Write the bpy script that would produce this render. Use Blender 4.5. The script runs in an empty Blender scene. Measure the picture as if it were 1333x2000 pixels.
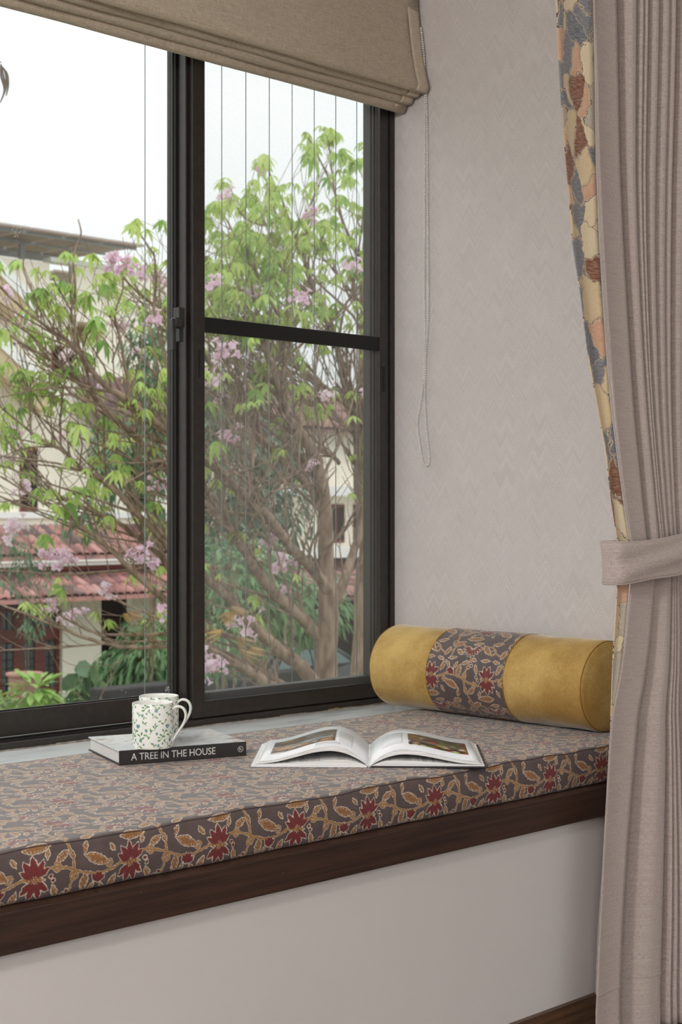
import bpy, bmesh, math, random
from mathutils import Vector, Matrix
R = random.Random(7)
scene = bpy.context.scene
C = scene.collection

# ------------------------------------------------------------------ camera
FPX, U0, V0, CZ = 2900.0, 666.5, 1005.0, 1.10          # focal length (px), principal point, eye height
_h = math.hypot(3046.0, FPX)
FW = Vector((FPX / _h, 3046.0 / _h, 0)); RT = Vector((FW.y, -FW.x, 0))
cam_d = bpy.data.cameras.new('camera'); cam = bpy.data.objects.new('camera', cam_d); C.objects.link(cam)
cam_d.sensor_fit = 'VERTICAL'; cam_d.sensor_height = 36.0; cam_d.lens = FPX / 2000.0 * 36.0
cam_d.shift_y = 5.0 / 2000.0
cam.location = (0, 0, CZ); cam.rotation_euler = (math.pi / 2, 0, math.atan2(FW.y, FW.x) - math.pi / 2)
cam_d.clip_start = 0.05; cam_d.clip_end = 500
cam_d.dof.use_dof = True; cam_d.dof.focus_distance = 2.95; cam_d.dof.aperture_fstop = 10.0
scene.camera = cam

# ------------------------------------------------------------------ sky: CIE standard overcast
w = bpy.data.worlds.new('overcast_sky'); scene.world = w; w.use_nodes = True
nt = w.node_tree; nt.nodes.clear()
tc = nt.nodes.new('ShaderNodeTexCoord'); sp = nt.nodes.new('ShaderNodeSeparateXYZ')
nt.links.new(tc.outputs['Generated'], sp.inputs[0])
mx = nt.nodes.new('ShaderNodeMath'); mx.operation = 'MAXIMUM'; mx.inputs[1].default_value = 0.0
nt.links.new(sp.outputs[2], mx.inputs[0])
ma = nt.nodes.new('ShaderNodeMath'); ma.operation = 'MULTIPLY_ADD'; ma.inputs[1].default_value = 2.0; ma.inputs[2].default_value = 1.0
nt.links.new(mx.outputs[0], ma.inputs[0])
SKY_H = 0.85
ms = nt.nodes.new('ShaderNodeMath'); ms.operation = 'MULTIPLY'; ms.inputs[1].default_value = SKY_H
nt.links.new(ma.outputs[0], ms.inputs[0])
bg = nt.nodes.new('ShaderNodeBackground'); bg.inputs[0].default_value = (0.955, 0.99, 1.0, 1)
nt.links.new(ms.outputs[0], bg.inputs[1])
wo = nt.nodes.new('ShaderNodeOutputWorld'); nt.links.new(bg.outputs[0], wo.inputs[0])

vs = scene.view_settings
vs.view_transform = 'Standard'; vs.look = 'None'; vs.exposure = 0.0; vs.gamma = 1.0; vs.use_curve_mapping = False

# ------------------------------------------------------------------ helpers
def ray(u, v):
    return FW + RT * ((u - U0) / FPX) + Vector((0, 0, -(v - V0) / FPX))
EYE = Vector((0, 0, CZ))
def onY(u, v, Y): r = ray(u, v); return EYE + r * (Y / r.y)
def onX(u, v, X): r = ray(u, v); return EYE + r * (X / r.x)
def onZ(u, v, z): r = ray(u, v); return EYE + r * ((z - CZ) / r.z)
def onD(u, v, d): return EYE + ray(u, v) * d

def link(o, parent=None):
    C.objects.link(o)
    if parent is not None: o.parent = parent
    return o
def tag(o, label=None, cat=None, group=None, kind=None):
    if label: o['label'] = label
    if cat: o['category'] = cat
    if group: o['group'] = group
    if kind: o['kind'] = kind
    return o
def empty(name, loc=(0, 0, 0), rz=0.0, label=None, cat=None, group=None, kind=None, parent=None):
    o = bpy.data.objects.new(name, None); o.location = loc; o.rotation_euler = (0, 0, rz)
    o.empty_display_size = 0.05
    link(o, parent); return tag(o, label, cat, group, kind)

class MB:
    """collects verts/faces (with optional uv per vertex) and links them as one mesh object"""
    def __init__(s): s.v = []; s.f = []; s.uv = {}; s.mi = []
    def add(s, vs, fs, m=0):
        k = len(s.v); s.v += [tuple(p) for p in vs]
        s.f += [tuple(i + k for i in f) for f in fs]; s.mi += [m] * len(fs); return k
    def box(s, x0, x1, y0, y1, z0, z1, m=0):
        s.add([(x0,y0,z0),(x1,y0,z0),(x1,y1,z0),(x0,y1,z0),(x0,y0,z1),(x1,y0,z1),(x1,y1,z1),(x0,y1,z1)],
              [(0,3,2,1),(4,5,6,7),(0,1,5,4),(1,2,6,5),(2,3,7,6),(3,0,4,7)], m); return s
    def obox(s, c, ax, ay, az, m=0):
        c, ax, ay, az = Vector(c), Vector(ax), Vector(ay), Vector(az)
        P = [c - ax - ay - az, c + ax - ay - az, c + ax + ay - az, c - ax + ay - az,
             c - ax - ay + az, c + ax - ay + az, c + ax + ay + az, c - ax + ay + az]
        s.add(P, [(0,3,2,1),(4,5,6,7),(0,1,5,4),(1,2,6,5),(2,3,7,6),(3,0,4,7)], m); return s
    def grid(s, pts, uvs=None, closed=False, m=0):
        n, k = len(pts), len(pts[0]); b = len(s.v)
        for i, row in enumerate(pts):
            for j, p in enumerate(row):
                s.v.append(tuple(p))
                if uvs: s.uv[b + i * k + j] = uvs[i][j]
        for i in range(n - 1):
            for j in range(k if closed else k - 1):
                j2 = (j + 1) % k
                s.f.append((b + i*k + j, b + i*k + j2, b + (i+1)*k + j2, b + (i+1)*k + j)); s.mi.append(m)
        return b
    def tube(s, path, rad, seg=8, caps=True, m=0):
        path = [Vector(p) for p in path]; n = len(path)
        if not hasattr(rad, '__len__'): rad = [rad] * n
        up = None; rings = []
        for i, p in enumerate(path):
            t = (path[min(i+1, n-1)] - path[max(i-1, 0)])
            if t.length < 1e-9: t = Vector((0, 0, 1))
            t.normalize()
            if up is None: up = t.orthogonal().normalized()
            up = (up - t * up.dot(t))
            up = up.normalized() if up.length > 1e-6 else t.orthogonal().normalized()
            bi = t.cross(up)
            rings.append([p + (up * math.cos(a) + bi * math.sin(a)) * rad[i]
                          for a in (2 * math.pi * k / seg for k in range(seg))])
        b = s.grid(rings, closed=True, m=m)
        if caps:
            s.f.append(tuple(b + k for k in range(seg))[::-1]); s.mi.append(m)
            s.f.append(tuple(b + (n-1)*seg + k for k in range(seg))); s.mi.append(m)
        return s
    def lathe(s, prof, seg=48, c=(0, 0, 0), m=0, uv=False):
        rings = []; uvs = []
        k = seg + 1 if uv else seg
        for r, z in prof:
            rings.append([(c[0] + r*math.cos(2*math.pi*j/seg), c[1] + r*math.sin(2*math.pi*j/seg), c[2] + z) for j in range(k)])
            uvs.append([(2*math.pi*j/seg, z) for j in range(k)])
        s.grid(rings, uvs if uv else None, closed=not uv, m=m); return s
    def build(s, name, mats, parent=None, smooth=False, bevel=0, bseg=2, solid=0, subsurf=0, weld=False, autosmooth=None):
        me = bpy.data.meshes.new(name); me.from_pydata(s.v, [], s.f)
        if s.uv:
            ul = me.uv_layers.new(name='UVMap')
            for l in me.loops:
                ul.data[l.index].uv = s.uv.get(l.vertex_index, (0, 0))
        if not isinstance(mats, (list, tuple)): mats = [mats]
        for m_ in mats: me.materials.append(m_)
        if len(mats) > 1:
            for p, i in zip(me.polygons, s.mi): p.material_index = i
        if weld:
            bm = bmesh.new(); bm.from_mesh(me); bmesh.ops.remove_doubles(bm, verts=bm.verts, dist=1e-5)
            bmesh.ops.recalc_face_normals(bm, faces=bm.faces); bm.to_mesh(me); bm.free()
        if smooth:
            for p in me.polygons: p.use_smooth = True
        me.update()
        o = bpy.data.objects.new(name, me); link(o, parent)
        if bevel:
            md = o.modifiers.new('bevel', 'BEVEL'); md.width = bevel; md.segments = bseg; md.limit_method = 'ANGLE'; md.angle_limit = 0.6
            md.harden_normals = False
        if solid:
            md = o.modifiers.new('solid', 'SOLIDIFY'); md.thickness = solid; md.offset = 0
        if subsurf:
            md = o.modifiers.new('sub', 'SUBSURF'); md.levels = subsurf; md.render_levels = subsurf
        return o

def box_obj(name, x0, x1, y0, y1, z0, z1, mat, parent=None, bevel=0, kind=None):
    o = MB().box(x0, x1, y0, y1, z0, z1).build(name, mat, parent, bevel=bevel)
    if kind: o['kind'] = kind
    return o
def local(parent_loc, p): return Vector(p) - Vector(parent_loc)

def smoothpath(pts, n):
    """Catmull-Rom through pts, n samples per span; works on tuples of any length"""
    out = []
    P = [pts[0]] + list(pts) + [pts[-1]]
    for i in range(1, len(P) - 2):
        for k in range(n):
            t = k / n
            a, b, c, d = P[i-1], P[i], P[i+1], P[i+2]
            out.append(tuple(0.5 * (2*b[q] + (c[q]-a[q])*t + (2*a[q]-5*b[q]+4*c[q]-d[q])*t*t + (-a[q]+3*b[q]-3*c[q]+d[q])*t**3) for q in range(len(b))))
    out.append(tuple(pts[-1])); return out
def interp(tab, x):
    if x <= tab[0][0]: return tab[0][1]
    for (a, fa), (b, fb) in zip(tab, tab[1:]):
        if x <= b: return fa + (fb - fa) * (x - a) / (b - a)
    return tab[-1][1]
def sstep(a, b, x):
    t = min(1, max(0, (x - a) / (b - a))); return t * t * (3 - 2 * t)

# ------------------------------------------------------------------ materials
def lin(c): 
    c /= 255.0
    return c / 12.92 if c <= 0.04045 else ((c + 0.055) / 1.055) ** 2.4
def col(r, g, b, k=1.0): return (lin(r) * k, lin(g) * k, lin(b) * k, 1)

class X:
    """shader socket with arithmetic"""
    def __init__(s, nt, so): s.nt, s.so = nt, so
    def _m(s, op, *a, clamp=False):
        n = s.nt.nodes.new('ShaderNodeMath'); n.operation = op; n.use_clamp = clamp
        for i, q in enumerate((s,) + a):
            if isinstance(q, X): s.nt.links.new(q.so, n.inputs[i])
            else: n.inputs[i].default_value = q
        return X(s.nt, n.outputs[0])
    def __add__(s, o): return s._m('ADD', o)
    def __radd__(s, o): return s._m('ADD', o)
    def __sub__(s, o): return s._m('SUBTRACT', o)
    def __mul__(s, o): return s._m('MULTIPLY', o)
    def __rmul__(s, o): return s._m('MULTIPLY', o)
    def __truediv__(s, o): return s._m('DIVIDE', o)
    def min(s, o): return s._m('MINIMUM', o)
    def max(s, o): return s._m('MAXIMUM', o)
    def abs(s): return s._m('ABSOLUTE')
    def sin(s): return s._m('SINE')
    def cos(s): return s._m('COSINE')
    def sqrt(s): return s._m('SQRT')
    def frac(s): return s._m('FRACT')
    def floor(s): return s._m('FLOOR')
    def pp(s, v): return s._m('PINGPONG', v)
    def lt(s, v): return s._m('LESS_THAN', v)
    def gt(s, v): return s._m('GREATER_THAN', v)
    def madd(s, a, b): return s._m('MULTIPLY_ADD', a, b)
    def step(s, a, b, lo=0.0, hi=1.0, kind='SMOOTHSTEP'):
        n = s.nt.nodes.new('ShaderNodeMapRange'); n.interpolation_type = kind
        s.nt.links.new(s.so, n.inputs[0])
        for i, q in enumerate((a, b, lo, hi)): n.inputs[i + 1].default_value = q
        return X(s.nt, n.outputs[0])

class Mat:
    def __init__(s, name, rough=0.6, spec=0.5, base=(0.5, 0.5, 0.5, 1), metallic=0.0, sheen=0.0, sheen_rough=0.5):
        s.m = bpy.data.materials.new(name); s.m.use_nodes = True; s.nt = s.m.node_tree
        s.b = s.nt.nodes['Principled BSDF']; s.out = s.nt.nodes['Material Output']
        s.b.inputs['Base Color'].default_value = base; s.b.inputs['Roughness'].default_value = rough
        s.b.inputs['Specular IOR Level'].default_value = spec; s.b.inputs['Metallic'].default_value = metallic
        s.b.inputs['Sheen Weight'].default_value = sheen; s.b.inputs['Sheen Roughness'].default_value = sheen_rough
    def new(s, t): return s.nt.nodes.new(t)
    def coord(s, which='Object', scale=(1, 1, 1), rot=(0, 0, 0), loc=(0, 0, 0)):
        t = s.new('ShaderNodeTexCoord'); m = s.new('ShaderNodeMapping')
        m.inputs['Location'].default_value = loc; m.inputs['Rotation'].default_value = rot; m.inputs['Scale'].default_value = scale
        s.nt.links.new(t.outputs[which], m.inputs[0]); return m.outputs[0]
    def sep(s, vec):
        n = s.new('ShaderNodeSeparateXYZ'); s.nt.links.new(vec, n.inputs[0]); return [X(s.nt, o) for o in n.outputs]
    def comb(s, x, y, z=0.0):
        n = s.new('ShaderNodeCombineXYZ')
        for i, q in enumerate((x, y, z)):
            if isinstance(q, X): s.nt.links.new(q.so, n.inputs[i])
            else: n.inputs[i].default_value = q
        return n.outputs[0]
    def noise(s, vec, scale, detail=4, rough=0.55, color=False):
        n = s.new('ShaderNodeTexNoise'); n.inputs['Scale'].default_value = scale; n.inputs['Detail'].default_value = detail
        n.inputs['Roughness'].default_value = rough; s.nt.links.new(vec, n.inputs['Vector'])
        return n.outputs['Color'] if color else X(s.nt, n.outputs[0])
    def voronoi(s, vec, scale, feature='F1', rnd=1.0, out='Distance', dim='3D'):
        n = s.new('ShaderNodeTexVoronoi'); n.feature = feature; n.voronoi_dimensions = dim
        n.inputs['Scale'].default_value = scale; n.inputs['Randomness'].default_value = rnd
        s.nt.links.new(vec, n.inputs['Vector'])
        return X(s.nt, n.outputs[out])
    def mix(s, fac, a, b, blend='MIX'):
        n = s.new('ShaderNodeMix'); n.data_type = 'RGBA'; n.blend_type = blend
        for i, q in ((0, fac), (6, a), (7, b)):
            if isinstance(q, X): s.nt.links.new(q.so, n.inputs[i])
            elif hasattr(q, 'is_output'): s.nt.links.new(q, n.inputs[i])
            else: n.inputs[i].default_value = q
        return n.outputs[2]
    def ramp(s, fac, stops, mode='LINEAR'):
        n = s.new('ShaderNodeValToRGB'); n.color_ramp.interpolation = mode; e = n.color_ramp.elements
        e[0].position, e[0].color = stops[0]; e[1].position, e[1].color = stops[-1]
        for p, c in stops[1:-1]: q = e.new(p); q.color = c
        s.nt.links.new(fac.so, n.inputs[0]); return n.outputs[0]
    def base(s, so): s.nt.links.new(so, s.b.inputs['Base Color']); return s
    def rough(s, x): s.nt.links.new(x.so, s.b.inputs['Roughness']); return s
    def bump(s, h, strength=0.3, dist=0.002):
        n = s.new('ShaderNodeBump'); n.inputs['Strength'].default_value = strength; n.inputs['Distance'].default_value = dist
        s.nt.links.new(h.so, n.inputs['Height']); s.nt.links.new(n.outputs[0], s.b.inputs['Normal']); return s
    def leaf(s, vec, cx, cy, ang, ln, wd):
        """signed field (about metres) of a pointed leaf centred at cx,cy, half length ln, half width wd"""
        m = s.new('ShaderNodeMapping'); m.vector_type = 'TEXTURE'
        m.inputs['Location'].default_value = (cx, cy, 0); m.inputs['Rotation'].default_value = (0, 0, ang); m.inputs['Scale'].default_value = (ln, wd, 1)
        s.nt.links.new(vec, m.inputs[0]); x, y, _ = s.sep(m.outputs[0])
        return x.madd(x, y.abs()).madd(wd, -wd)
    def disc(s, vec, cx, cy, r):
        m = s.new('ShaderNodeMapping'); m.vector_type = 'TEXTURE'
        m.inputs['Location'].default_value = (cx, cy, 0)
        s.nt.links.new(vec, m.inputs[0]); n = s.new('ShaderNodeVectorMath'); n.operation = 'LENGTH'
        s.nt.links.new(m.outputs[0], n.inputs[0]); return X(s.nt, n.outputs['Value']) - r

def plain(name, rgb, rough=0.6, spec=0.5, var=0.06, scale=20, bump=0.0, **k):
    m = Mat(name, rough, spec, **k); v = m.coord()
    n = m.noise(v, scale, 5)
    c = col(*rgb); a = tuple(q * (1 - var) for q in c[:3]) + (1,); b = tuple(min(1, q * (1 + var)) for q in c[:3]) + (1,)
    m.base(m.mix(n.step(0.3, 0.7), a, b))
    if bump: m.bump(m.noise(v, scale * 6, 3), bump, 0.001)
    return m.m

M = {}
# window metal
m = Mat('bronze_aluminium', 0.34, 0.5); v = m.coord()
m.base(m.mix(m.noise(v, 60).step(0.35, 0.7), col(46, 40, 36), col(54, 47, 42))); sv = m.voronoi(m.coord(scale=(1, 1, 1)), 45)
dust = m.voronoi(v, 70, rnd=1.0).step(0.02, 0.03, 1, 0)
m.base(m.mix(dust * 0.5, m.mix(m.noise(v, 60).step(0.35, 0.7), col(45, 39, 35), col(53, 46, 41)), col(150, 145, 140)))
M['frame'] = m.m
M['black'] = plain('black_rubber_gasket', (22, 21, 20), 0.5, 0.4)
M['latch'] = plain('dark_grey_latch_metal', (48, 46, 43), 0.35, 0.5)
M['steel'] = plain('stainless_cable', (150, 152, 152), 0.35, 0.5, metallic=0.6)
# glass
m = Mat('clear_glass'); n_t = m.new('ShaderNodeBsdfTransparent'); n_g = m.new('ShaderNodeBsdfGlossy'); n_g.inputs['Roughness'].default_value = 0.02
lw = m.new('ShaderNodeLayerWeight'); lw.inputs[0].default_value = 0.5; mxs = m.new('ShaderNodeMixShader')
fc = X(m.nt, lw.outputs['Facing']); fc2 = fc * fc; refl = (fc2 * fc2 * fc).madd(0.9, 0.03)      # Schlick, same from both sides
n_t.inputs[0].default_value = (0.97, 0.985, 0.975, 1)
m.nt.links.new(refl.so, mxs.inputs[0]); m.nt.links.new(n_t.outputs[0], mxs.inputs[1]); m.nt.links.new(n_g.outputs[0], mxs.inputs[2])
m.nt.links.new(mxs.outputs[0], m.out.inputs[0]); M['glass'] = m.m
# insect screen: fine woven mesh, mostly holes
m = Mat('insect_screen_mesh', 0.7, 0.3, base=col(190, 190, 188)); n_t = m.new('ShaderNodeBsdfTransparent'); mxs = m.new('ShaderNodeMixShader')
vv = m.coord(); x, y, z = m.sep(vv)
th = (z * (1 / 0.0034)).frac().lt(0.28).max((x * (1 / 0.0034)).frac().lt(0.12)) * 0.10 + 0.055
m.nt.links.new(th.so, mxs.inputs[0]); m.nt.links.new(n_t.outputs[0], mxs.inputs[1]); m.nt.links.new(m.b.outputs[0], mxs.inputs[2])
m.nt.links.new(mxs.outputs[0], m.out.inputs[0]); M['screen'] = m.m
# walls
m = Mat('herringbone_wallpaper', 0.75, 0.25); v = m.coord(); x, y, z = m.sep(v)
hgt = z + y.pp(0.0205) * 1.65
st = (hgt * (2 * math.pi / 0.0080)).sin() * 0.55 + m.noise(m.comb(hgt * 110, y * 9.0), 1.0, 2, 0.6) * 1.8 - 0.9; fibre = m.noise(m.coord(scale=(1, 40, 40)), 14, 3)
m.base(m.mix((st * 0.40 + 0.5 + fibre * 0.5 - 0.25), col(182, 174, 171), col(224, 217, 214)))
m.bump(st * 0.6 + fibre, 0.5, 0.0010); M['wallpaper'] = m.m
M['white_wall'] = plain('white_painted_plaster', (205, 199, 195), 0.65, 0.3, 0.015, 3, 0.15)
M['ceiling'] = plain('white_ceiling_paint', (228, 226, 222), 0.8, 0.2, 0.02, 2)
m = Mat('white_marble_sill', 0.25, 0.5); v = m.coord()
m.base(m.mix(m.noise(m.coord(scale=(1, 3, 1)), 6, 6).step(0.45, 0.75), col(214, 216, 216), col(186, 190, 190))); M['marble'] = m.m
M['plaster_edge'] = plain('grimy_sealant', (150, 142, 132), 0.8, 0.2, 0.3, 60)
def wood(name, c1, c2, rough, scale=1.0):
    m = Mat(name, rough, 0.45); v = m.coord(scale=(2 * scale, 26 * scale, 60 * scale))
    n = m.noise(v, 1.6, 6, 0.6); n2 = m.noise(m.coord(scale=(6, 90, 240)), 2.0, 3)
    fleck = m.voronoi(m.coord(), 30).step(0.025, 0.035, 1, 0)
    m.base(m.mix(fleck * 0.35, m.mix((n * 0.7 + n2 * 0.3).step(0.35, 0.65), col(*c1), col(*c2)), col(150, 135, 120)))
    m.bump(n2, 0.15, 0.0005); return m.m
M['walnut'] = wood('dark_walnut_edge', (40, 24, 17), (64, 40, 29), 0.38)
M['skirting'] = wood('brown_wood_skirting', (70, 48, 32), (98, 70, 48), 0.4)
M['floorwood'] = wood('brown_wood_floor', (96, 70, 50), (126, 96, 70), 0.35, 0.5)

# block-printed cotton (UV in metres)
def floral_print(name, rough=0.6, sheen=0.25):
    m = Mat(name, rough, 0.5, sheen=sheen, sheen_rough=0.4)
    uv = m.coord('UV')
    wob = m.noise(uv, 55, 2, color=True)
    vm = m.new('ShaderNodeVectorMath'); vm.operation = 'MULTIPLY_ADD'
    m.nt.links.new(wob, vm.inputs[0]); vm.inputs[1].default_value = (0.005, 0.005, 0); vm.inputs[2].default_value = (-0.0025, -0.0025, 0)
    va = m.new('ShaderNodeVectorMath'); va.operation = 'ADD'; m.nt.links.new(uv, va.inputs[0]); m.nt.links.new(vm.outputs[0], va.inputs[1])
    wob2 = m.noise(uv, 230, 1, color=True)
    vm2 = m.new('ShaderNodeVectorMath'); vm2.operation = 'MULTIPLY_ADD'
    m.nt.links.new(wob2, vm2.inputs[0]); vm2.inputs[1].default_value = (0.0046, 0.0046, 0); m.nt.links.new(va.outputs[0], vm2.inputs[2])
    x, y, _ = m.sep(vm2.outputs[0])
    W, H = 0.173, 0.150
    x = x - 0.002 - 0.324 * W; y = y - 0.002 + 0.022
    cell = (y / H).floor()
    tx = ((x / W) + cell * 0.38).frac() * W - W / 2
    ty = (y / H).frac() * H - 0.050
    tv = m.comb(tx, ty)
    mm = 0.001
    red, och, stem = [], [], []
    def A(lst, cx, cy, deg, ln, wd): lst.append(m.leaf(tv, cx*mm, cy*mm, math.radians(deg), ln*mm, wd*mm))
    # lotus
    for deg, L, wd in ((34, 12, 5.6), (62, 14.5, 6.6), (92, 15.5, 7), (121, 14.5, 6.6), (148, 12, 5.6), (-42, 13, 6.2), (-74, 14, 6.6), (-106, 14, 6.6), (-138, 13, 6.2)):
        a = math.radians(deg); A(red, (L + 5) * math.cos(a), (L + 4) * math.sin(a) * 1.0, deg, L * 1.08, wd * 0.92)
    A(och, 0, 0, -6, 19, 5.5)
    # serrated leaves and vine leaves
    for t in ((-64, 16, -24, 24, 9), (6, 46, 4, 25, 8), (48, 29, 32, 14, 6), (-86, -16, 80, 16, 7), (86.5, -16, 80, 16, 7), (-36, -26, 62, 15, 6), (10, -44, 4, 14, 4),
              (-48, 78, -40, 20, 7), (44, 66, 25, 18, 7), (70, 88, 70, 14, 6), (-72, 58, 15, 15, 6), (30, 88, -30, 13, 5), (-14, 62, 8, 15, 4.5),
              (24, 36, 75, 9, 4), (-34, 30, 120, 9, 4), (66, 30, 100, 10, 4.5), (34, -22, 110, 12, 5), (70, -36, 20, 12, 4), (-24, -42, -10, 12, 4), (-60, -46, 8, 14, 4), (46, -44, -12, 10, 3.5), (-84, 36, 60, 12, 5)): A(och, *t)
    # half-open bud
    for deg in (35, 65, 95, 125): A(red, -62 + 7 * math.cos(math.radians(deg)), -20 + 7 * math.sin(math.radians(deg)), deg, 10, 5)
    for t in ((-74, -28, 60, 11, 4), (-52, -30, -50, 9, 4)): A(och, *t)
    # fan flower above
    for deg in range(15, 180, 20): A(red, -4 + 18 * math.cos(math.radians(deg)), 72 + 17 * math.sin(math.radians(deg)), deg, 12, 3.6)
    # berries
    for cx, cy in ((48, -29), (56, -25), (53, -35), (27, 2), (31, -5), (-2, 30)): red.append(m.disc(tv, cx*mm, cy*mm, 3.6*mm))
    # vines
    def vine(a, b, ph, k, y0, wd, vert=False):
        p, q = (ty, tx) if vert else (tx, ty)
        stem.append(((p * k + ph).sin() * (-a) + q - y0).abs() - wd)
    vine(0.011, 0, 0.6, 2 * math.pi / W, 0.004, 0.0017)
    vine(0.008, 0, 1.2, 2 * math.pi / H, 0.060, 0.0018, True)
    vine(0.012, 0, 2.4, 4 * math.pi / W, 0.080, 0.0014)
    for cx, cy, r in ((38, 14, 6), (68, -4, 6), (-70, 84, 7), (60, 62, 6), (-42, 6, 5)):
        stem.append(m.disc(tv, cx*mm, cy*mm, r*mm).abs() - 0.0015)
    def mn(l):
        a = l[0]
        for q in l[1:]: a = a.min(q)
        return a
    fr_, fo, fs = mn(red), mn(och), mn(stem)
    fine = m.noise(uv, 900, 2)
    outl = fr_.min(fo).min(fs)
    ow = (fine - 0.5) * 0.0012
    white = (outl + ow).step(0.0003, 0.0010, 1, 0)
    vein = (m.noise(uv, 260, 2)).step(0.56, 0.62)
    base = m.mix(m.noise(uv, 30).step(0.3, 0.7), col(82, 68, 66), col(92, 77, 75))
    c1 = m.mix(white, base, col(206, 192, 172))
    c2 = m.mix(fs.step(-0.0003, 0.0003, 1, 0), c1, col(158, 112, 60))
    c3 = m.mix(fo.step(-0.0012, -0.0004, 1, 0), c2, m.mix(vein, col(146, 98, 54), col(108, 80, 60)))
    c4 = m.mix(fr_.step(-0.0012, -0.0004, 1, 0), c3, m.mix(vein * 0.7, col(112, 38, 38), col(84, 30, 30)))
    hatch = ((tx + ty * 0.6) * (2 * math.pi / 0.0052)).sin().step(0.45, 0.75)
    band = fo.step(-0.0050, -0.0034) * fo.step(-0.0024, -0.0016, 1, 0) * fr_.gt(0.0)
    m.base(m.mix(hatch * band * 0.7, c4, col(206, 190, 168)))
    wx, wy, _ = m.sep(uv)
    weave = (wx * 7000).sin() * (wy * 7000).sin()
    m.bump(weave * 0.3 + m.noise(uv, 14, 3), 0.25, 0.004)
    return m.m
M['print'] = floral_print('block_printed_cotton')

m = Mat('mustard_velvet', 0.8, 0.2, sheen=0.7, sheen_rough=0.3); v = m.coord()
n = m.noise(v, 7, 5, 0.55); n2 = m.noise(m.coord(scale=(1, 1.4, 1)), 150, 3)
m.base(m.mix((n * 0.8 + n2 * 0.2).step(0.30, 0.72), col(156, 120, 60), col(204, 172, 106))); m.bump(n2, 0.2, 0.0015); M['velvet'] = m.m
M['velvet_seam'] = plain('dark_mustard_seam', (140, 104, 44), 0.8, 0.2)

def linen(name, c1, c2, sx=1.0, scale=1.0):
    m = Mat(name, 0.85, 0.2, sheen=0.25, sheen_rough=0.5); uv = m.coord('UV')
    a = m.noise(m.coord('UV', scale=(900 * scale, 90 * scale, 1)), 1.0, 3, 0.6); b = m.noise(m.coord('UV', scale=(90 * scale, 1100 * scale, 1)), 1.0, 3, 0.6)
    slub = m.noise(m.coord('UV', scale=(9, 420, 1)), 1.0, 2)
    t = a * 0.45 + b * 0.55
    m.base(m.mix((t * 0.8 + slub * 0.2).step(0.36, 0.64), col(*c1), col(*c2))); m.bump(t, 0.35, 0.0006); return m.m
M['linen'] = linen('taupe_linen', (160, 144, 137), (195, 180, 173))
M['blind'] = linen('beige_textured_blind_cloth', (164, 148, 128), (198, 182, 162), scale=0.5)
M['blind_tape'] = linen('beige_blind_hem_tape', (178, 162, 140), (208, 192, 170), scale=0.5)
M['bead'] = plain('white_plastic_bead', (226, 224, 220), 0.3, 0.5)

# embroidered border
m = Mat('embroidered_patchwork_border', 0.8, 0.25, sheen=0.3); uv = m.coord('UV')
wob = m.noise(uv, 30, 3, 0.6, color=True)
vm = m.new('ShaderNodeVectorMath'); vm.operation = 'MULTIPLY_ADD'; m.nt.links.new(wob, vm.inputs[0]); vm.inputs[1].default_value = (0.045, 0.045, 0); 
va = m.new('ShaderNodeMapping'); va.inputs['Scale'].default_value = (1.15, 0.85, 1); m.nt.links.new(uv, va.inputs[0]); m.nt.links.new(va.outputs[0], vm.inputs[2])
wv = vm.outputs[0]
edge = m.voronoi(wv, 17, 'DISTANCE_TO_EDGE', 0.8)
cn = m.new('ShaderNodeTexVoronoi'); cn.inputs['Scale'].default_value = 17; cn.inputs['Randomness'].default_value = 0.8; m.nt.links.new(wv, cn.inputs['Vector'])
cx, cy_, cz_ = m.sep(cn.outputs['Color'])
cc = m.ramp(cx, [(0.0, col(214, 188, 146)), (0.24, col(112, 114, 122)), (0.42, col(206, 158, 126)), (0.60, col(220, 200, 164)), (0.76, col(122, 62, 28)), (0.86, col(176, 164, 146)), (0.95, col(96, 100, 112))], 'CONSTANT')
stitch = m.noise(m.coord('UV', scale=(60, 700, 1)), 1.0, 2)
cc2 = m.mix(stitch.step(0.35, 0.7) * 0.28, cc, col(236, 224, 205))
cc3 = m.mix(edge.step(0.022, 0.034, 1, 0), cc2, col(206, 188, 164))
cc4 = m.mix(edge.step(0.004, 0.012, 1, 0), cc3, col(92, 74, 62))
m.base(cc4); m.bump(edge.step(0.0, 0.12) + stitch * 0.3, 0.5, 0.002); M['border'] = m.m

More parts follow.
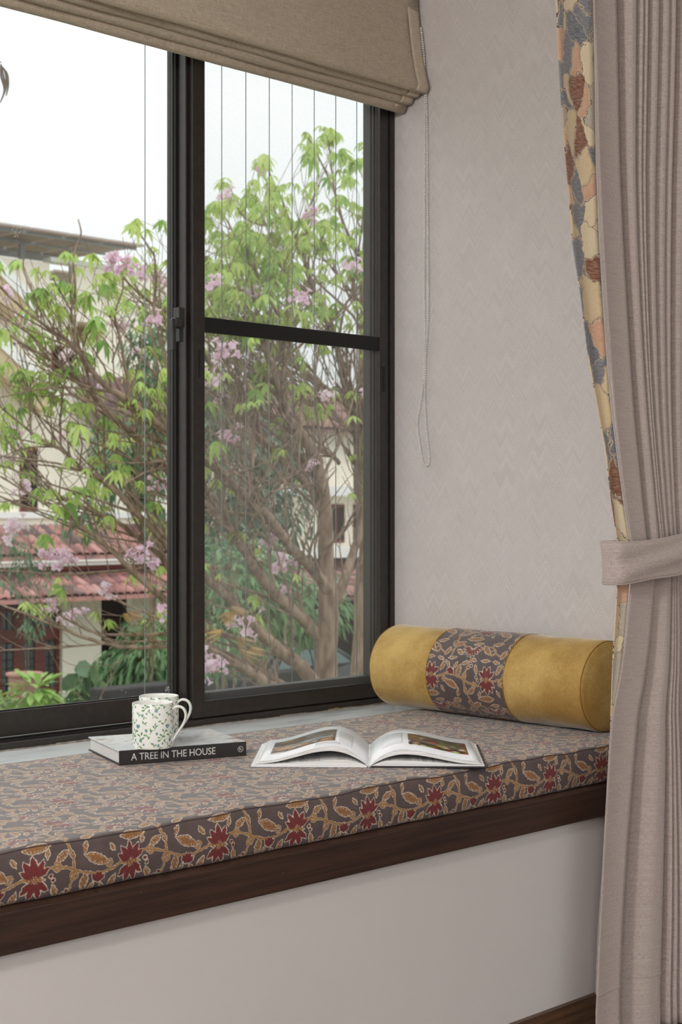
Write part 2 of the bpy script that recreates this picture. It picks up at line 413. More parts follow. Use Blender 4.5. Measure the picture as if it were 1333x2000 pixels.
# ceramics, books
m = Mat('floral_printed_china', 0.15, 0.5); uv = m.coord('UV')
x, y, _ = m.sep(uv)
W, H = 0.0636, 0.0585
row = (y / H).floor(); tx = ((x / W) + row * 0.5).frac() * W - W / 2; ty = (y / H).frac() * H - H / 2
tv = m.comb(tx, ty); mm = 0.00150
g, bl = [], []
for t in ((-6, -6, 50, 5, 0.45), (-1, 2, 60, 6, 0.4), (7, -3, 130, 5, 0.4), (-2, -3, 5, 2.6, 1.0), (-6, -1, 140, 2.6, 1.0), (2, 4, 15, 2.6, 1.0), (-3, 5, 130, 2.4, .9), (-9, -8, 10, 2.4, 1.0), (-9, -4, 170, 2.2, .8),
          (10, 1, 70, 2.6, 1), (5, -1, 170, 2.4, .9), (12, -5, 40, 2.4, .9), (-14, 8, 60, 4, .45), (-16, 10, 130, 2.2, .8), (-12, 11, 30, 2.2, .8), (-14, 13, 80, 2.2, .8), (14, 14, -40, 4, .4), (16, 15, 20, 2.2, .8), (12, 16, 100, 2.2, .8),
          (-16, -14, 100, 4, .4), (-14, -14, 30, 2.4, .8), (-18, -12, 150, 2.4, .8), (6, -16, 30, 4, .4), (9, -17, -20, 2.2, .8), (4, -13, 100, 2.2, .8),
          (-20, 2, 60, 4, .45), (-19, 5, 20, 2.4, .9), (-20, 6, 110, 2.4, .9), (0, 16, 40, 3.6, .45), (-4, 14, 150, 2.4, .9), (1, 18.5, 80, 2.2, .8), (18, -2, 120, 4, .45), (20, -4, 60, 2.4, .9), (15, -1, 170, 2.4, .9), (-8, 17, 20, 2.4, .8), (0, -10, 140, 3.6, .45), (-1, -8, 60, 2.4, .9), (-6, -17, 160, 3.4, .45), (-8, -19, 100, 2.2, .8)):
    g.append(m.leaf(tv, t[0]*mm, t[1]*mm, math.radians(t[2]), t[3]*mm*1.08, t[4]*mm*1.25))
for t in ((4, 10, 90, 3.2, 2.0), (2.6, 10, 115, 3.0, 1.6), (5.4, 10, 65, 3.0, 1.6), (9, -8, -80, 2.8, 1.8), (7.8, -8, -100, 2.6, 1.5), (-12, 1, 100, 2.2, 1.6), (-4, -12, 90, 1.8, 1.3), (17, 5, 90, 2.6, 1.7), (16, 5.2, 115, 2.4, 1.4), (-10, -14.5, 60, 2.4, 1.6), (13, -13, 90, 1.8, 1.2)):
    bl.append(m.leaf(tv, t[0]*mm, t[1]*mm, math.radians(t[2]), t[3]*mm, t[4]*mm))
def mn(l):
    a = l[0]
    for q in l[1:]: a = a.min(q)
    return a
shade = m.noise(uv, 220, 2)
c = m.mix(mn(g).step(-0.00015, 0.00015, 1, 0), col(232, 230, 224), m.mix(shade.step(0.4, 0.6), col(92, 136, 84), col(132, 164, 112)))
c = m.mix(mn(bl).step(-0.00015, 0.00015, 1, 0), c, m.mix(shade.step(0.4, 0.6), col(92, 132, 132), col(126, 158, 156)))
m.base(c); M['china_print'] = m.m
M['china'] = plain('white_china', (234, 233, 228), 0.12, 0.5, 0.01)
M['china_green'] = plain('green_painted_line', (120, 160, 112), 0.2, 0.5)
M['book_black'] = plain('black_book_cloth', (44, 39, 38), 0.5, 0.4)
M['book_pale'] = plain('pale_grey_print_letters', (214, 210, 206), 0.6, 0.3)
m = Mat('photo_book_cover', 0.3, 0.5); v = m.coord(); n = m.noise(m.coord(scale=(1, 1.6, 1)), 16, 6, 0.65)
x, y, z = m.sep(v)
msk = m.noise(v, 5, 2).step(0.42, 0.58)
m.base(m.mix(msk, col(198, 198, 200), m.ramp(n, [(0.36, col(96, 92, 94)), (0.43, col(206, 196, 190)), (0.5, col(222, 222, 222)), (0.62, col(190, 192, 196)), (0.7, col(150, 150, 154))]))); M['cover'] = m.m
m = Mat('page_edges', 0.8, 0.2); x, y, z = m.sep(m.coord())
m.base(m.mix(((z * 4200).sin() * 0.5 + 0.5) * m.noise(m.coord(scale=(3, 3, 900)), 1, 2), col(222, 220, 216), col(176, 172, 168))); M['edges'] = m.m
M['page'] = plain('white_book_page', (236, 236, 238), 0.45, 0.4, 0.01)
m = Mat('small_grey_print', 0.5, 0.4); uv = m.coord('UV'); x, y, _ = m.sep(uv)
ln = (y * (1 / 0.0042)).frac().lt(0.45) * m.noise(m.coord('UV', scale=(700, 240, 1)), 1, 2).gt(0.46)
m.base(m.mix(ln * 0.55, col(236, 236, 238), col(120, 118, 118))); M['text'] = m.m
def photo(name, stops, scale, dark):
    m = Mat(name, 0.3, 0.5); uv = m.coord('UV'); n = m.noise(uv, scale, 4, 0.6); c1 = m.new('ShaderNodeTexVoronoi'); c1.inputs['Scale'].default_value = scale * 1.6
    m.nt.links.new(uv, c1.inputs['Vector']); a, b, _ = m.sep(c1.outputs['Color'])
    d = X(m.nt, c1.outputs['Distance'])
    m.base(m.mix(d.step(0.25, 0.55) * 0.6, m.ramp(a * 0.75 + n * 0.25, stops, 'CONSTANT'), dark)); return m.m
M['photo_food'] = photo('food_photograph', [(0, col(60, 46, 36)), (0.25, col(176, 60, 34)), (0.42, col(120, 140, 50)), (0.55, col(74, 56, 40)), (0.68, col(206, 190, 160)), (0.8, col(150, 170, 60)), (0.9, col(190, 80, 40))], 40, col(50, 40, 30))
M['photo_cloth'] = photo('still_life_photograph', [(0, col(120, 116, 110)), (0.25, col(170, 134, 96)), (0.42, col(90, 84, 80)), (0.55, col(196, 190, 180)), (0.7, col(140, 106, 76)), (0.85, col(214, 212, 208))], 16, col(70, 64, 60))
M['gold'] = plain('tan_cover_line', (170, 140, 96), 0.5)
# exterior
m = Mat('tree_bark', 0.9, 0.15); v = m.coord(); n = m.noise(m.coord(scale=(6, 6, 1.5)), 3, 5, 0.6)
m.base(m.mix(n.step(0.32, 0.68), col(114, 94, 80), col(166, 143, 125))); m.bump(n, 0.4, 0.02); M['bark'] = m.m
def leafmat(name, stops, trans=0.45):
    m = Mat(name, 0.45, 0.4); oi = m.new('ShaderNodeObjectInfo'); n = m.noise(m.coord(), 1.7, 2)
    t = X(m.nt, oi.outputs['Random']) * 0.55 + n * 0.45
    c = m.ramp(t, stops); m.nt.links.new(c, m.b.inputs['Base Color'])
    tr = m.new('ShaderNodeBsdfTranslucent'); m.nt.links.new(c, tr.inputs[0]); mxs = m.new('ShaderNodeMixShader'); mxs.inputs[0].default_value = trans
    m.nt.links.new(m.b.outputs[0], mxs.inputs[1]); m.nt.links.new(tr.outputs[0], mxs.inputs[2]); m.nt.links.new(mxs.outputs[0], m.out.inputs[0]); return m.m
M['leaf'] = leafmat('fresh_green_leaf', [(0.15, col(122, 160, 84)), (0.45, col(164, 194, 104)), (0.65, col(192, 212, 122)), (0.85, col(214, 222, 142))], 0.5)
M['leaf_dark'] = leafmat('dark_green_leaf', [(0.2, col(84, 112, 88)), (0.5, col(112, 140, 106)), (0.8, col(150, 172, 120))], 0.3)
M['leaf_mid'] = leafmat('mid_green_leaf', [(0.2, col(96, 130, 90)), (0.5, col(126, 158, 104)), (0.8, col(166, 190, 126))], 0.35)
M['leaf_lime'] = leafmat('lime_variegated_leaf', [(0.2, col(140, 176, 90)), (0.5, col(180, 206, 120)), (0.8, col(214, 224, 150))], 0.35)
M['leaf_dry'] = leafmat('dry_brown_leaf', [(0.2, col(150, 120, 90)), (0.5, col(180, 150, 112)), (0.8, col(196, 160, 80))], 0.3)
M['pink'] = leafmat('pale_pink_petal', [(0.2, col(236, 204, 222)), (0.5, col(243, 220, 232)), (0.8, col(250, 236, 242))], 0.5)
M['pod'] = plain('grey_brown_seed_pod', (120, 108, 100), 0.8, 0.2)
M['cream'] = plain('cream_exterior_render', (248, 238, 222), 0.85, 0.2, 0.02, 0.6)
M['cream_shade'] = plain('shaded_cream_render', (206, 184, 152), 0.85, 0.2, 0.02, 0.6)  # cream render with shade put into the colour, for balcony recess and gables
M['ext_white'] = plain('white_exterior_paint', (240, 238, 234), 0.7, 0.3, 0.02, 1)
m = Mat('terracotta_roof_tile', 0.8, 0.25); oi = m.new('ShaderNodeObjectInfo'); n = m.noise(m.coord(), 5, 5, 0.65)
t = X(m.nt, oi.outputs['Random']) * 0.75 + n * 0.3
m.base(m.ramp(t, [(0.12, col(92, 80, 82)), (0.34, col(150, 106, 102)), (0.5, col(192, 138, 130)), (0.66, col(108, 95, 96)), (0.85, col(198, 150, 142))])); M['tile'] = m.m
M['maroon'] = wood('maroon_stained_timber', (92, 34, 26), (124, 52, 38), 0.5, 0.2)
M['dark_open'] = plain('dark_interior', (44, 34, 32), 0.8, 0.2)
M['window_dark'] = plain('dark_window_glass', (88, 96, 96), 0.1, 0.6, 0.15, 2)
M['panel'] = plain('solar_panel_underside', (186, 168, 162), 0.6, 0.3, 0.08, 1.5)
M['galv'] = plain('galvanised_steel', (176, 180, 184), 0.5, 0.5)
M['terracotta'] = plain('red_brown_clay', (178, 130, 122), 0.8, 0.2)
M['asphalt'] = plain('grey_asphalt', (120, 118, 116), 0.9, 0.2, 0.1, 3)
M['lawn'] = plain('ground_soil_grass', (104, 112, 84), 0.95, 0.1, 0.25, 2)
M['paving'] = plain('pale_paving', (170, 164, 156), 0.9, 0.2, 0.08, 2)
M['car'] = plain('black_car_paint', (34, 38, 42), 0.2, 0.6)
M['car_glass'] = plain('tinted_car_glass', (70, 92, 90), 0.08, 0.6)
M['stone_dark'] = plain('dark_stone_planter', (58, 56, 56), 0.8, 0.3, 0.15, 6)
M['dirt'] = plain('dried_white_residue', (214, 212, 206), 0.9, 0.2)
M['ochre'] = plain('ochre_wax_chip', (186, 140, 60), 0.6, 0.3)
M['seam_brown'] = plain('brown_cotton_seam', (78, 64, 62), 0.8, 0.2)
m = Mat('opal_glass', 0.4, 0.4, base=col(240, 238, 234)); n_t = m.new('ShaderNodeBsdfTransparent'); mxs = m.new('ShaderNodeMixShader'); mxs.inputs[0].default_value = 0.15
m.nt.links.new(n_t.outputs[0], mxs.inputs[1]); m.nt.links.new(m.b.outputs[0], mxs.inputs[2]); m.nt.links.new(mxs.outputs[0], m.out.inputs[0]); M['opal'] = m.m

# ================================================================== ROOM SHELL
WX, WY = 2.83, 2.764            # niche side wall, window plane
ZS, ZC = 0.60, 0.613            # sill, cushion top
NL = -0.9                       # niche left side
RY = 1.885                      # room wall plane
CEIL = 2.75
def struct(name, x0, x1, y0, y1, z0, z1, mat, parent=None):
    return box_obj(name, x0, x1, y0, y1, z0, z1, mat, parent, kind='structure' if parent is None else None)
struct('floor', -3.0, 4.3, -2.8, RY + 0.1, -0.12, 0.0, M['floorwood'])
struct('ceiling', -3.0, 4.3, -2.8, WY + 0.107, CEIL, CEIL + 0.15, M['ceiling'])
struct('wall_right', WX, WX + 0.12, RY + 0.101, WY + 0.107, 0.0, CEIL, M['wallpaper'])
struct('wall_front_right', WX, 4.3, RY, RY + 0.10, 0.0, CEIL, M['white_wall'])
struct('wall_bench', NL, WX - 0.001, RY, RY + 0.10, 0.0, 0.468, M['white_wall'])
struct('wall_niche_left', NL - 0.12, NL, RY + 0.101, WY + 0.107, 0.0, CEIL, M['wallpaper'])
struct('wall_front_left', -3.0, NL, RY, RY + 0.10, 0.0, CEIL, M['white_wall'])
struct('wall_window_below', NL, WX, WY + 0.04, WY + 0.107, 0.0, 0.53, M['white_wall'])
struct('wall_window_above', NL, WX, WY, WY + 0.107, 2.46, CEIL, M['wallpaper'])
struct('wall_side', 4.3, 4.42, -2.8, RY + 0.1, 0.0, CEIL, M['white_wall'])
struct('baseboard_front', -3.0, 4.3, RY - 0.012, RY, 0.0, 0.10, M['skirting'])
# left side of the room: two piers and a lintel around an unseen opening, widened to let in light
struct('wall_left', -3.12, -3.0, 1.6, RY + 0.1, 0.0, CEIL, M['white_wall'])
struct('trim_1', -3.12, -3.0, -2.8, 1.6, 2.6, CEIL, M['white_wall'])
# globe lamps added as fill light (out of frame, behind the camera)
for (lx, ly, lz, pw_, lb_) in ((-0.9, 0.9, 2.25, 140.0, 'nearer the window bench'), (-1.9, -0.9, 2.25, 88.0, 'at the far side of the room')):
    lp = tag(empty('added_fill_lamp', (lx, ly, lz)), 'unseen white glass globe lamp added as fill light ' + lb_, 'lamp', 'added fill lamps')
    MB().tube([(0, 0, 0.17), (0, 0, CEIL - lz - 0.02)], 0.005, 8).build('cord', M['black'], lp)
    MB().lathe([(0.001, CEIL - lz), (0.06, CEIL - lz), (0.06, CEIL - lz - 0.025), (0.001, CEIL - lz - 0.025)], 24).build('ceiling_rose', M['ceiling'], lp)
    MB().lathe([(0.05, 0.15), (0.045, 0.185), (0.001, 0.185)], 24).build('cap', M['latch'], lp)
    MB().lathe([(0.001, -0.17)] + [(0.17 * math.sin(a), -0.17 * math.cos(a)) for a in (math.pi * k / 16 for k in range(1, 15))], 32).build('globe', M['opal'], lp, smooth=True)
    ld = bpy.data.lights.new('added_fill_light', 'POINT'); ld.shadow_soft_size = 0.15; ld.energy = pw_; ld.color = (1.0, 0.985, 0.975)
    lo_ = bpy.data.objects.new('added_fill_light', ld); link(lo_, lp)
# sill
sill = MB().box(NL, WX, 2.585, WY + 0.12, 0.575, ZS).build('window_sill', M['marble'], bevel=0.003); sill['kind'] = 'structure'
so = MB()
for i in range(46):
    a = NL + i * (WX - NL) / 46
    so.box(a, a + (WX - NL) / 46 + 0.002, WY - 0.003 - 0.004 * R.random(), WY + 0.001, ZS - 0.001, ZS + 0.001 + 0.003 * R.random())
so.build('sealant_bead', M['plaster_edge'], sill)
MB().box(NL, WX, 2.62, WY + 0.12, 0.53, 0.575).build('sill_bed', M['white_wall'], sill)

# ================================================================== WINDOW
win = empty('window_1', (0, 0, 0), kind='structure')
def part(name, x0, x1, y0, y1, z0, z1, mat='frame', bevel=0.0015, parent=None):
    return box_obj(name, x0, x1, y0, y1, z0, z1, M[mat], parent or win, bevel)
ZT = 2.46
part('outer_frame_bottom', NL, WX, WY, WY + 0.106, ZS, 0.6165)
part('outer_frame_right', 2.8155, WX, WY, WY + 0.106, 0.6165, ZT)
part('outer_frame_top', NL, 2.8155, WY, WY + 0.106, 2.40, ZT)
part('outer_frame_left', NL, NL + 0.03, WY, WY + 0.106, 0.6165, 2.40)
MB().box(NL + 0.03, 2.8155, WY + 0.012, WY + 0.016, 0.6165, 0.6185).box(NL + 0.03, 2.8155, WY + 0.04, WY + 0.044, 0.6165, 0.621).build('track_rail', M['black'], win)
# meeting stiles
part('mullion', 2.1458, 2.195, 2.7845, 2.8145, 0.6185, 2.40)
MB().box(2.1495, 2.1535, 2.783, 2.7846, 0.6185, 2.40).box(2.1565, 2.1585, 2.783, 2.7846, 0.6185, 2.40).build('mullion_groove', M['black'], win)
part('gasket', 2.1385, 2.2, 2.8145, 2.822, 0.6215, 2.40, 'black')
# left glass sash
ls = empty('glass_sash', (0, 0, 0), parent=win)
part('sash_stile', 2.1355, 2.185, 2.8222, 2.8445, 0.6215, 2.40, parent=ls)
part('sash_bottom_rail', NL + 0.03, 2.1350, 2.8145, 2.8445, 0.6215, 0.6757, parent=ls)
part('sash_bead', NL + 0.03, 2.1345, 2.8200, 2.828, 0.6757, 0.6785, 'black', 0.0008, parent=ls)
part('sash_stile', NL + 0.03, NL + 0.08, 2.8145, 2.8445, 0.6785, 2.40, parent=ls)
part('sash_top_rail', NL + 0.08, 2.1350, 2.8145, 2.8445, 2.34, 2.40, parent=ls)
part('pane', NL + 0.06, 2.1355, 2.8285, 2.8335, 0.6760, 2.36, 'glass', 0, parent=ls)
# right glass sash, set back behind the screen
rs = empty('glass_sash', (0, 0, 0), parent=win)
part('sash_bottom_rail', 2.195, 2.8150, 2.806, 2.84, 0.6215, 0.6722, 'black', parent=rs)
part('sash_stile', 2.785, 2.8150, 2.812, 2.84, 0.6722, 2.40, parent=rs)
part('sash_top_rail', 2.195, 2.8150, 2.812, 2.84, 2.34, 2.40, parent=rs)
part('pane', 2.188, 2.79, 2.824, 2.829, 0.668, 2.36, 'glass', 0, parent=rs)
for k, (a, b, xx) in enumerate(((2.7775, 2.7815, 2.7925), (2.7855, 2.7895, 2.789), (2.794, 2.798, 2.7905), (2.803, 2.808, 2.787))):
    part('track_rib', xx, 2.8155, a, b, 0.6185, 2.40, 'frame', 0.0006)
part('track_back', 2.8035, 2.8155, 2.7766, 2.8118, 0.6187, 2.40, 'black', 0)
# insect screen sash on the inner track
ss = empty('screen_sash', (0, 0, 0), parent=win)
part('screen_stile', 2.1560, 2.1905, 2.7705, 2.7840, 0.6190, 2.40, parent=ss)
part('screen_stile', 2.7805, 2.8125, 2.7705, 2.7765, 0.6190, 2.40, parent=ss)
part('screen_bottom_rail', 2.1906, 2.7804, 2.7705, 2.7840, 0.6190, 0.6575, parent=ss)
part('screen_top_rail', 2.1906, 2.7804, 2.7705, 2.7840, 2.36, 2.40, parent=ss)
part('screen_crossbar', 2.1906, 2.7870, 2.7735, 2.7840, 1.533, 1.569, 'black', 0.001, parent=ss)
part('screen_mesh', 2.1906, 2.7870, 2.7850, 2.7856, 0.6500, 2.37, 'screen', 0, parent=ss)
part('screen_edge', 2.1886, 2.1910, 2.7695, 2.7720, 0.6190, 2.40, 'latch', 0.0004, parent=ss)
part('screen_edge', 2.1906, 2.7804, 2.7695, 2.7712, 0.6560, 0.6585, 'latch', 0.0004, parent=ss)
for (u0, u1, v0, v1) in ((384.5, 392.5, 674, 746), (744.5, 752.5, 709, 773)):
    a, b = onY(u0, v1, 2.7702), onY(u1, v0, 2.7702)
    pu = part('pull_handle', a.x, b.x, 2.7692, 2.7704, a.z, b.z, 'latch', 0.0006, parent=ss)
    q = (b.z - a.z) * 0.12
    part('pull_slot', a.x + 0.003, b.x - 0.002, 2.7689, 2.7693, a.z + q, b.z - q, 'black', 0, parent=ss)
# crescent latch
lt = empty('latch', (0, 0, 0), parent=win)
def lbox(u0, u1, v0, v1, Yn, dep, nm, mat='latch', bev=0.0012):
    a, b = onY(u0, v1, Yn), onY(u1, v0, Yn)
    return part(nm, a.x, b.x, Yn, Yn + dep, a.z, b.z, mat, bev, parent=lt)
lbox(350, 361.5, 601, 622, 2.762, 0.0225, 'latch_body')
lbox(353, 361.5, 621, 638, 2.764, 0.0205, 'latch_keeper')
lbox(350.5, 359, 637, 667, 2.765, 0.0195, 'latch_base')
a = onY(345, 632, 2.758)
mb = MB(); mb.tube([a + Vector((-0.006, 0.004, 0.002)), a + Vector((0.012, 0.004, 0.002))], [0.013, 0.013], 20)
mb.build('latch_cam', M['latch'], lt, bevel=0.001)
mb = MB()
pth = [onY(335, v, 2.748) for v in (622, 640, 660, 685)]
rows = []
for v, w_, x_ in ((622, 8, 337), (634, 8, 337), (645, 9, 337.5), (652, 7, 338), (668, 8, 338), (684, 8, 338)):
    p = onY(x_, v, 2.746); ww = w_ * 0.0013
    rows.append([(p.x, p.y, p.z), (p.x + ww, p.y, p.z), (p.x + ww, p.y + 0.012, p.z), (p.x, p.y + 0.012, p.z)])
b = mb.grid(rows, closed=True); n_ = len(rows)
mb.f += [(b, b+1, b+2, b+3), tuple(b + (n_-1)*4 + k for k in (3, 2, 1, 0))]; mb.mi += [0, 0]
mb.build('latch_lever', M['latch'], lt, bevel=0.0015, weld=True)
# steel cables of the outside grille
gr = tag(empty('cable_grille', (0, 0, 0)), 'row of thin vertical steel cables stretched outside the right window pane', 'grille')
for k in range(10):
    xx = 2.1004 + k * (2.8047 - 2.1004) / 9
    MB().tube([(xx, WY + 0.12, 0.60), (xx, WY + 0.12, 2.46)], 0.00115, 8).build('cable', M['steel'], gr)
MB().box(2.08, 2.83, WY + 0.107, WY + 0.135, 0.60, 0.64).build('cable_rail', M['frame'], gr)
MB().box(2.08, 2.83, WY + 0.107, WY + 0.135, 2.42, 2.46).build('cable_rail', M['frame'], gr)
# dried residue on the glass
def flecks(name, pts, Y, smin, smax, parent):
    mb = MB()
    for (u, v) in pts:
        p = onY(u, v, Y); s_ = R.uniform(smin, smax); h_ = s_ * R.uniform(0.8, 2.2)
        mb.box(p.x - s_/2, p.x + s_/2, Y - 0.0005, Y, p.z - h_/2, p.z + h_/2)
    o = mb.build(name, M['dirt'], parent); o['kind'] = 'stuff'; return o
pts = []
for i in range(70):
    t = R.random(); v = 836 + 108 * t
    pts.append((650 + 11 * t + R.gauss(0, 2.2), v))
pts += [(647 + R.gauss(0, 0.6), R.uniform(955, 1000)) for _ in range(16)]
pts += [(R.uniform(486, 520), R.uniform(1308, 1338)) for _ in range(8)]
flecks('dried_streak', pts, 2.8238, 0.0006, 0.0018, rs)
pts = [(332 + R.gauss(0, 3) - 4, 1348 + R.gauss(0, 5)) for _ in range(40)] + [(R.uniform(120, 260), R.uniform(1345, 1370)) for _ in range(10)] + [(34 + R.gauss(0, 5), 456 + R.gauss(0, 9)) for _ in range(28)]
flecks('dried_streak', pts, 2.8283, 0.0006, 0.0016, ls)

# ================================================================== BENCH
bb = MB().box(NL, WX - 0.002, 1.870, 2.60, 0.4685, 0.5300).build('bench_board', M['walnut'], bevel=0.002)
tag(bb, 'dark walnut bench board edge running under the patterned seat cushion', 'bench')

# cushion : rounded slab, print wraps from the top over the front
def rounded_slab(x0, x1, y0, y1, z0, z1, r, nx, ny, nz, crown=0.0):
    """returns MB with UV (metres): u = x, v measured up the front face then back over the top"""
    prof = []   # (y, z, arclen)
    def addp(y, z): prof.append((y, z))
    k = 5
    addp(y0 + 0.03, z0)
    for i in range(k + 1):
        a = math.pi * 1.5 - i * math.pi / 2 / k; rr = r * 0.7
        addp(y0 + rr + rr * math.cos(a), z0 + rr + rr * math.sin(a))
    for i in range(1, nz): addp(y0 - 0.004 * math.sin(math.pi * i / nz), z0 + r * 0.7 + (z1 - z0 - 1.7 * r) * i / nz)
    for i in range(k + 1):
        a = math.pi - i * math.pi / 2 / k
        addp(y0 + r + r * math.cos(a), z1 - r + r * math.sin(a))
    for i in range(1, ny): 
        t = i / ny; addp(y0 + r + (y1 - y0 - 2*r) * t, z1 + crown * math.sin(math.pi * t))
    for i in range(k + 1):
        a = math.pi / 2 - i * math.pi / 2 / k
        addp(y1 - r + r * math.cos(a), z1 - r + r * math.sin(a))
    addp(y1, z0 + 0.01); addp(y1 - 0.03, z0)
    arc = [0.0]
    for p, q in zip(prof, prof[1:]): arc.append(arc[-1] + math.hypot(q[0]-p[0], q[1]-p[1]))
    # zero of v at the bottom of the front face
    rows, uvs = [], []
    for (y, z), s_ in zip(prof, arc):
        row, uu = [], []
        for j in range(nx + 1):
            x = x0 + (x1 - x0) * j / nx
            wav = 0.0016 * math.sin(x * 23 + 1) + 0.0011 * math.sin(x * 61) + 0.0027
            yy, zz = y, z
            if y < y0 + 0.05: yy += wav; zz += (0.0018 * math.sin(x * 17) + 0.001 * math.sin(x * 47 + 2) - 0.0028) * sstep(z0 + 0.04, z1, z)
            row.append((x, yy, zz)); uu.append((x, s_ - 0.030))
        rows.append(row); uvs.append(uu)
    mb = MB(); b = mb.grid(rows, uvs); n, kk = len(rows), nx + 1
    mb.f.append(tuple(b + i*kk for i in range(n))); mb.mi.append(0)
    mb.f.append(tuple(b + i*kk + nx for i in range(n))[::-1]); mb.mi.append(0)
    mb.f.append((b, b + nx, b + (n-1)*kk + nx, b + (n-1)*kk)); mb.mi.append(0)
    return mb
cu = tag(empty('seat_cushion', (0, 0, 0)), 'long brown cotton seat cushion block printed with red lotus flowers, on the bench', 'cushion')
CX0 = NL + 0.01; CX1 = WX - 0.004
cb = rounded_slab(CX0, CX1, 1.895, 2.555, 0.5302, ZC, 0.012, 150, 14, 6).build('cover', M['print'], cu, smooth=True)
mb = MB(); pth = []
for j in range(181):
    x = CX0 + (CX1 - CX0) * j / 180
    pth.append((x, 1.9012 + 0.0016 * math.sin(x * 23 + 1) + 0.0011 * math.sin(x * 61), ZC - 0.0063 + 0.0018 * math.sin(x * 17) + 0.001 * math.sin(x * 47 + 2)))
mb.tube(pth, 0.0012, 6); mb.build('front_seam', M['seam_brown'], cu, smooth=True)
mb = MB().box(CX0, CX1, 2.543, 2.557, ZC - 0.030, ZC - 0.0001); mb.build('back_binding', M['plaster_edge'], cu, bevel=0.003)

# ================================================================== BOLSTER
br_, bx_, by0, by1 = 0.105, WX - 0.109, 1.985, 2.652
bz = ZC + br_ * 0.95 + 0.0012
bol = tag(empty('bolster_pillow', (bx_, (by0 + by1) / 2, ZC)), 'round mustard velvet bolster with a printed middle band against the wall', 'pillow')
def bolster(y0, y1, name, mat, cap0=False, cap1=False, rr=br_, uv=False, wr=0.0):
    seg, n = 64, 18; rows, uvs = [], []
    def ring(y, r, s_):
        row, uu = [], []
        for j in range(seg + 1):
            a = -math.pi / 2 + 2 * math.pi * j / seg
            flat = 1 - 0.05 * max(0, -math.sin(a)) ** 4
            d = r * flat * (1 + wr * (0.006 * math.sin(a * 5 + y * 31) + 0.004 * math.sin(a * 9 - y * 57)))
            row.append((d * math.cos(a), y - (by0 + by1) / 2, d * math.sin(a) + bz - ZC)); uu.append((s_, a * br_))
        rows.append(row); uvs.append(uu)
    er = 0.014
    if cap0:
        for t in (0.02, 0.35, 0.65, 0.85): ring(y0 - 0.012 * (1 - t * t), (rr - er) * t / 0.9, 0)
        for i in range(5): a = math.pi / 2 * i / 5; ring(y0 + er - er * math.cos(a), rr - er + er * math.sin(a), y0)
    a0, a1 = (y0 + er if cap0 else y0), (y1 - er if cap1 else y1)
    for i in range(n + 1):
        y = a0 + (a1 - a0) * i / n; ring(y, rr, y)
    if cap1:
        for i in range(1, 6): a = math.pi / 2 * i / 5; ring(y1 - er + er * math.sin(a), rr - er + er * math.cos(a), y1)
        for t in (0.85, 0.65, 0.35, 0.02): ring(y1 + 0.012 * (1 - t * t), (rr - er) * t / 0.9, 0)
    mb = MB(); mb.grid(rows, uvs); return mb.build(name, mat, bol, smooth=True)
bolster(by0, 2.214, 'velvet_section', M['velvet'], cap0=True, wr=1)
bolster(2.446, by1, 'velvet_section', M['velvet'], cap1=True, wr=1)
bolster(2.210, 2.450, 'printed_band', M['print'], rr=br_ + 0.0012, wr=0.6)
for y in (by0 + 0.006, by1 - 0.006, 2.210, 2.450):
    mb = MB(); rr = br_ - 0.002 if y in (by0 + 0.006, by1 - 0.006) else br_ + 0.0008
    mb.tube([(rr * (1 - 0.05 * max(0, -math.sin(a)) ** 4) * math.cos(a), y - (by0 + by1) / 2, rr * (1 - 0.05 * max(0, -math.sin(a)) ** 4) * math.sin(a) + bz - ZC) for a in (2*math.pi*k/64 for k in range(65))], 0.0011, 6)
    mb.build('seam', M['velvet_seam'], bol, smooth=True)

# ================================================================== CLOSED BOOK
p0 = Vector((1.6735, 2.3830, ZC + 0.0003)); ex = Vector((0.256, -0.079, 0)).normalized(); ang = math.atan2(ex.y, ex.x)
BW, BD, BT = 0.267, 0.203, 0.0285
bk = tag(empty('closed_book', p0, ang), 'thick closed book with black spine and pale cover, under the two mugs', 'book')
ct = 0.0028
MB().box(0, BW, 0.0, BD, 0.0004, ct).build('back_cover', M['book_black'], bk, bevel=0.0006)
MB().box(0, BW, 0.0, BD, BT - ct, BT).build('front_cover', M['cover'], bk, bevel=0.0006)
MB().box(0, BW, -0.0022, 0.0006, 0.0004, BT).build('spine', M['book_black'], bk, bevel=0.0008)
MB().box(0.004, BW - 0.004, 0.0008, BD - 0.004, ct, BT - ct).build('page_block', M['edges'], bk)
def text_mesh(name, body, size, mat, parent, loc, rot, ext=0.0002, spacing=1.0):
    cu_ = bpy.data.curves.new(name, 'FONT'); cu_.body = body; cu_.size = size; cu_.extrude = ext; cu_.space_character = spacing; cu_.resolution_u = 3
    to = bpy.data.objects.new(name, cu_); C.objects.link(to); bpy.context.view_layer.update()
    me = bpy.data.meshes.new_from_object(to.evaluated_get(bpy.context.evaluated_depsgraph_get()))
    bpy.data.objects.remove(to); me.materials.clear(); me.materials.append(mat)
    o = bpy.data.objects.new(name, me); link(o, parent); o.location = loc; o.rotation_euler = rot; return o
t_o = text_mesh('title_lettering', 'A TREE IN THE HOUSE', 0.0198, M['book_pale'], bk, (0.024, -0.0024, 0.0082), (math.pi / 2, 0, 0), spacing=0.98)
wdt = max(v.co.x for v in t_o.data.vertices); t_o.scale.x = 0.176 / wdt
lg = MB(); lg.tube([(0.0055 * math.cos(a), 0, 0.0055 * math.sin(a)) for a in (2*math.pi*k/28 for k in range(29))], 0.00045, 6)
lg.box(-0.0022, -0.0014, -0.0003, 0.0003, -0.003, 0.0034).box(-0.003, 0.0004, -0.0003, 0.0003, 0.0012, 0.0019)
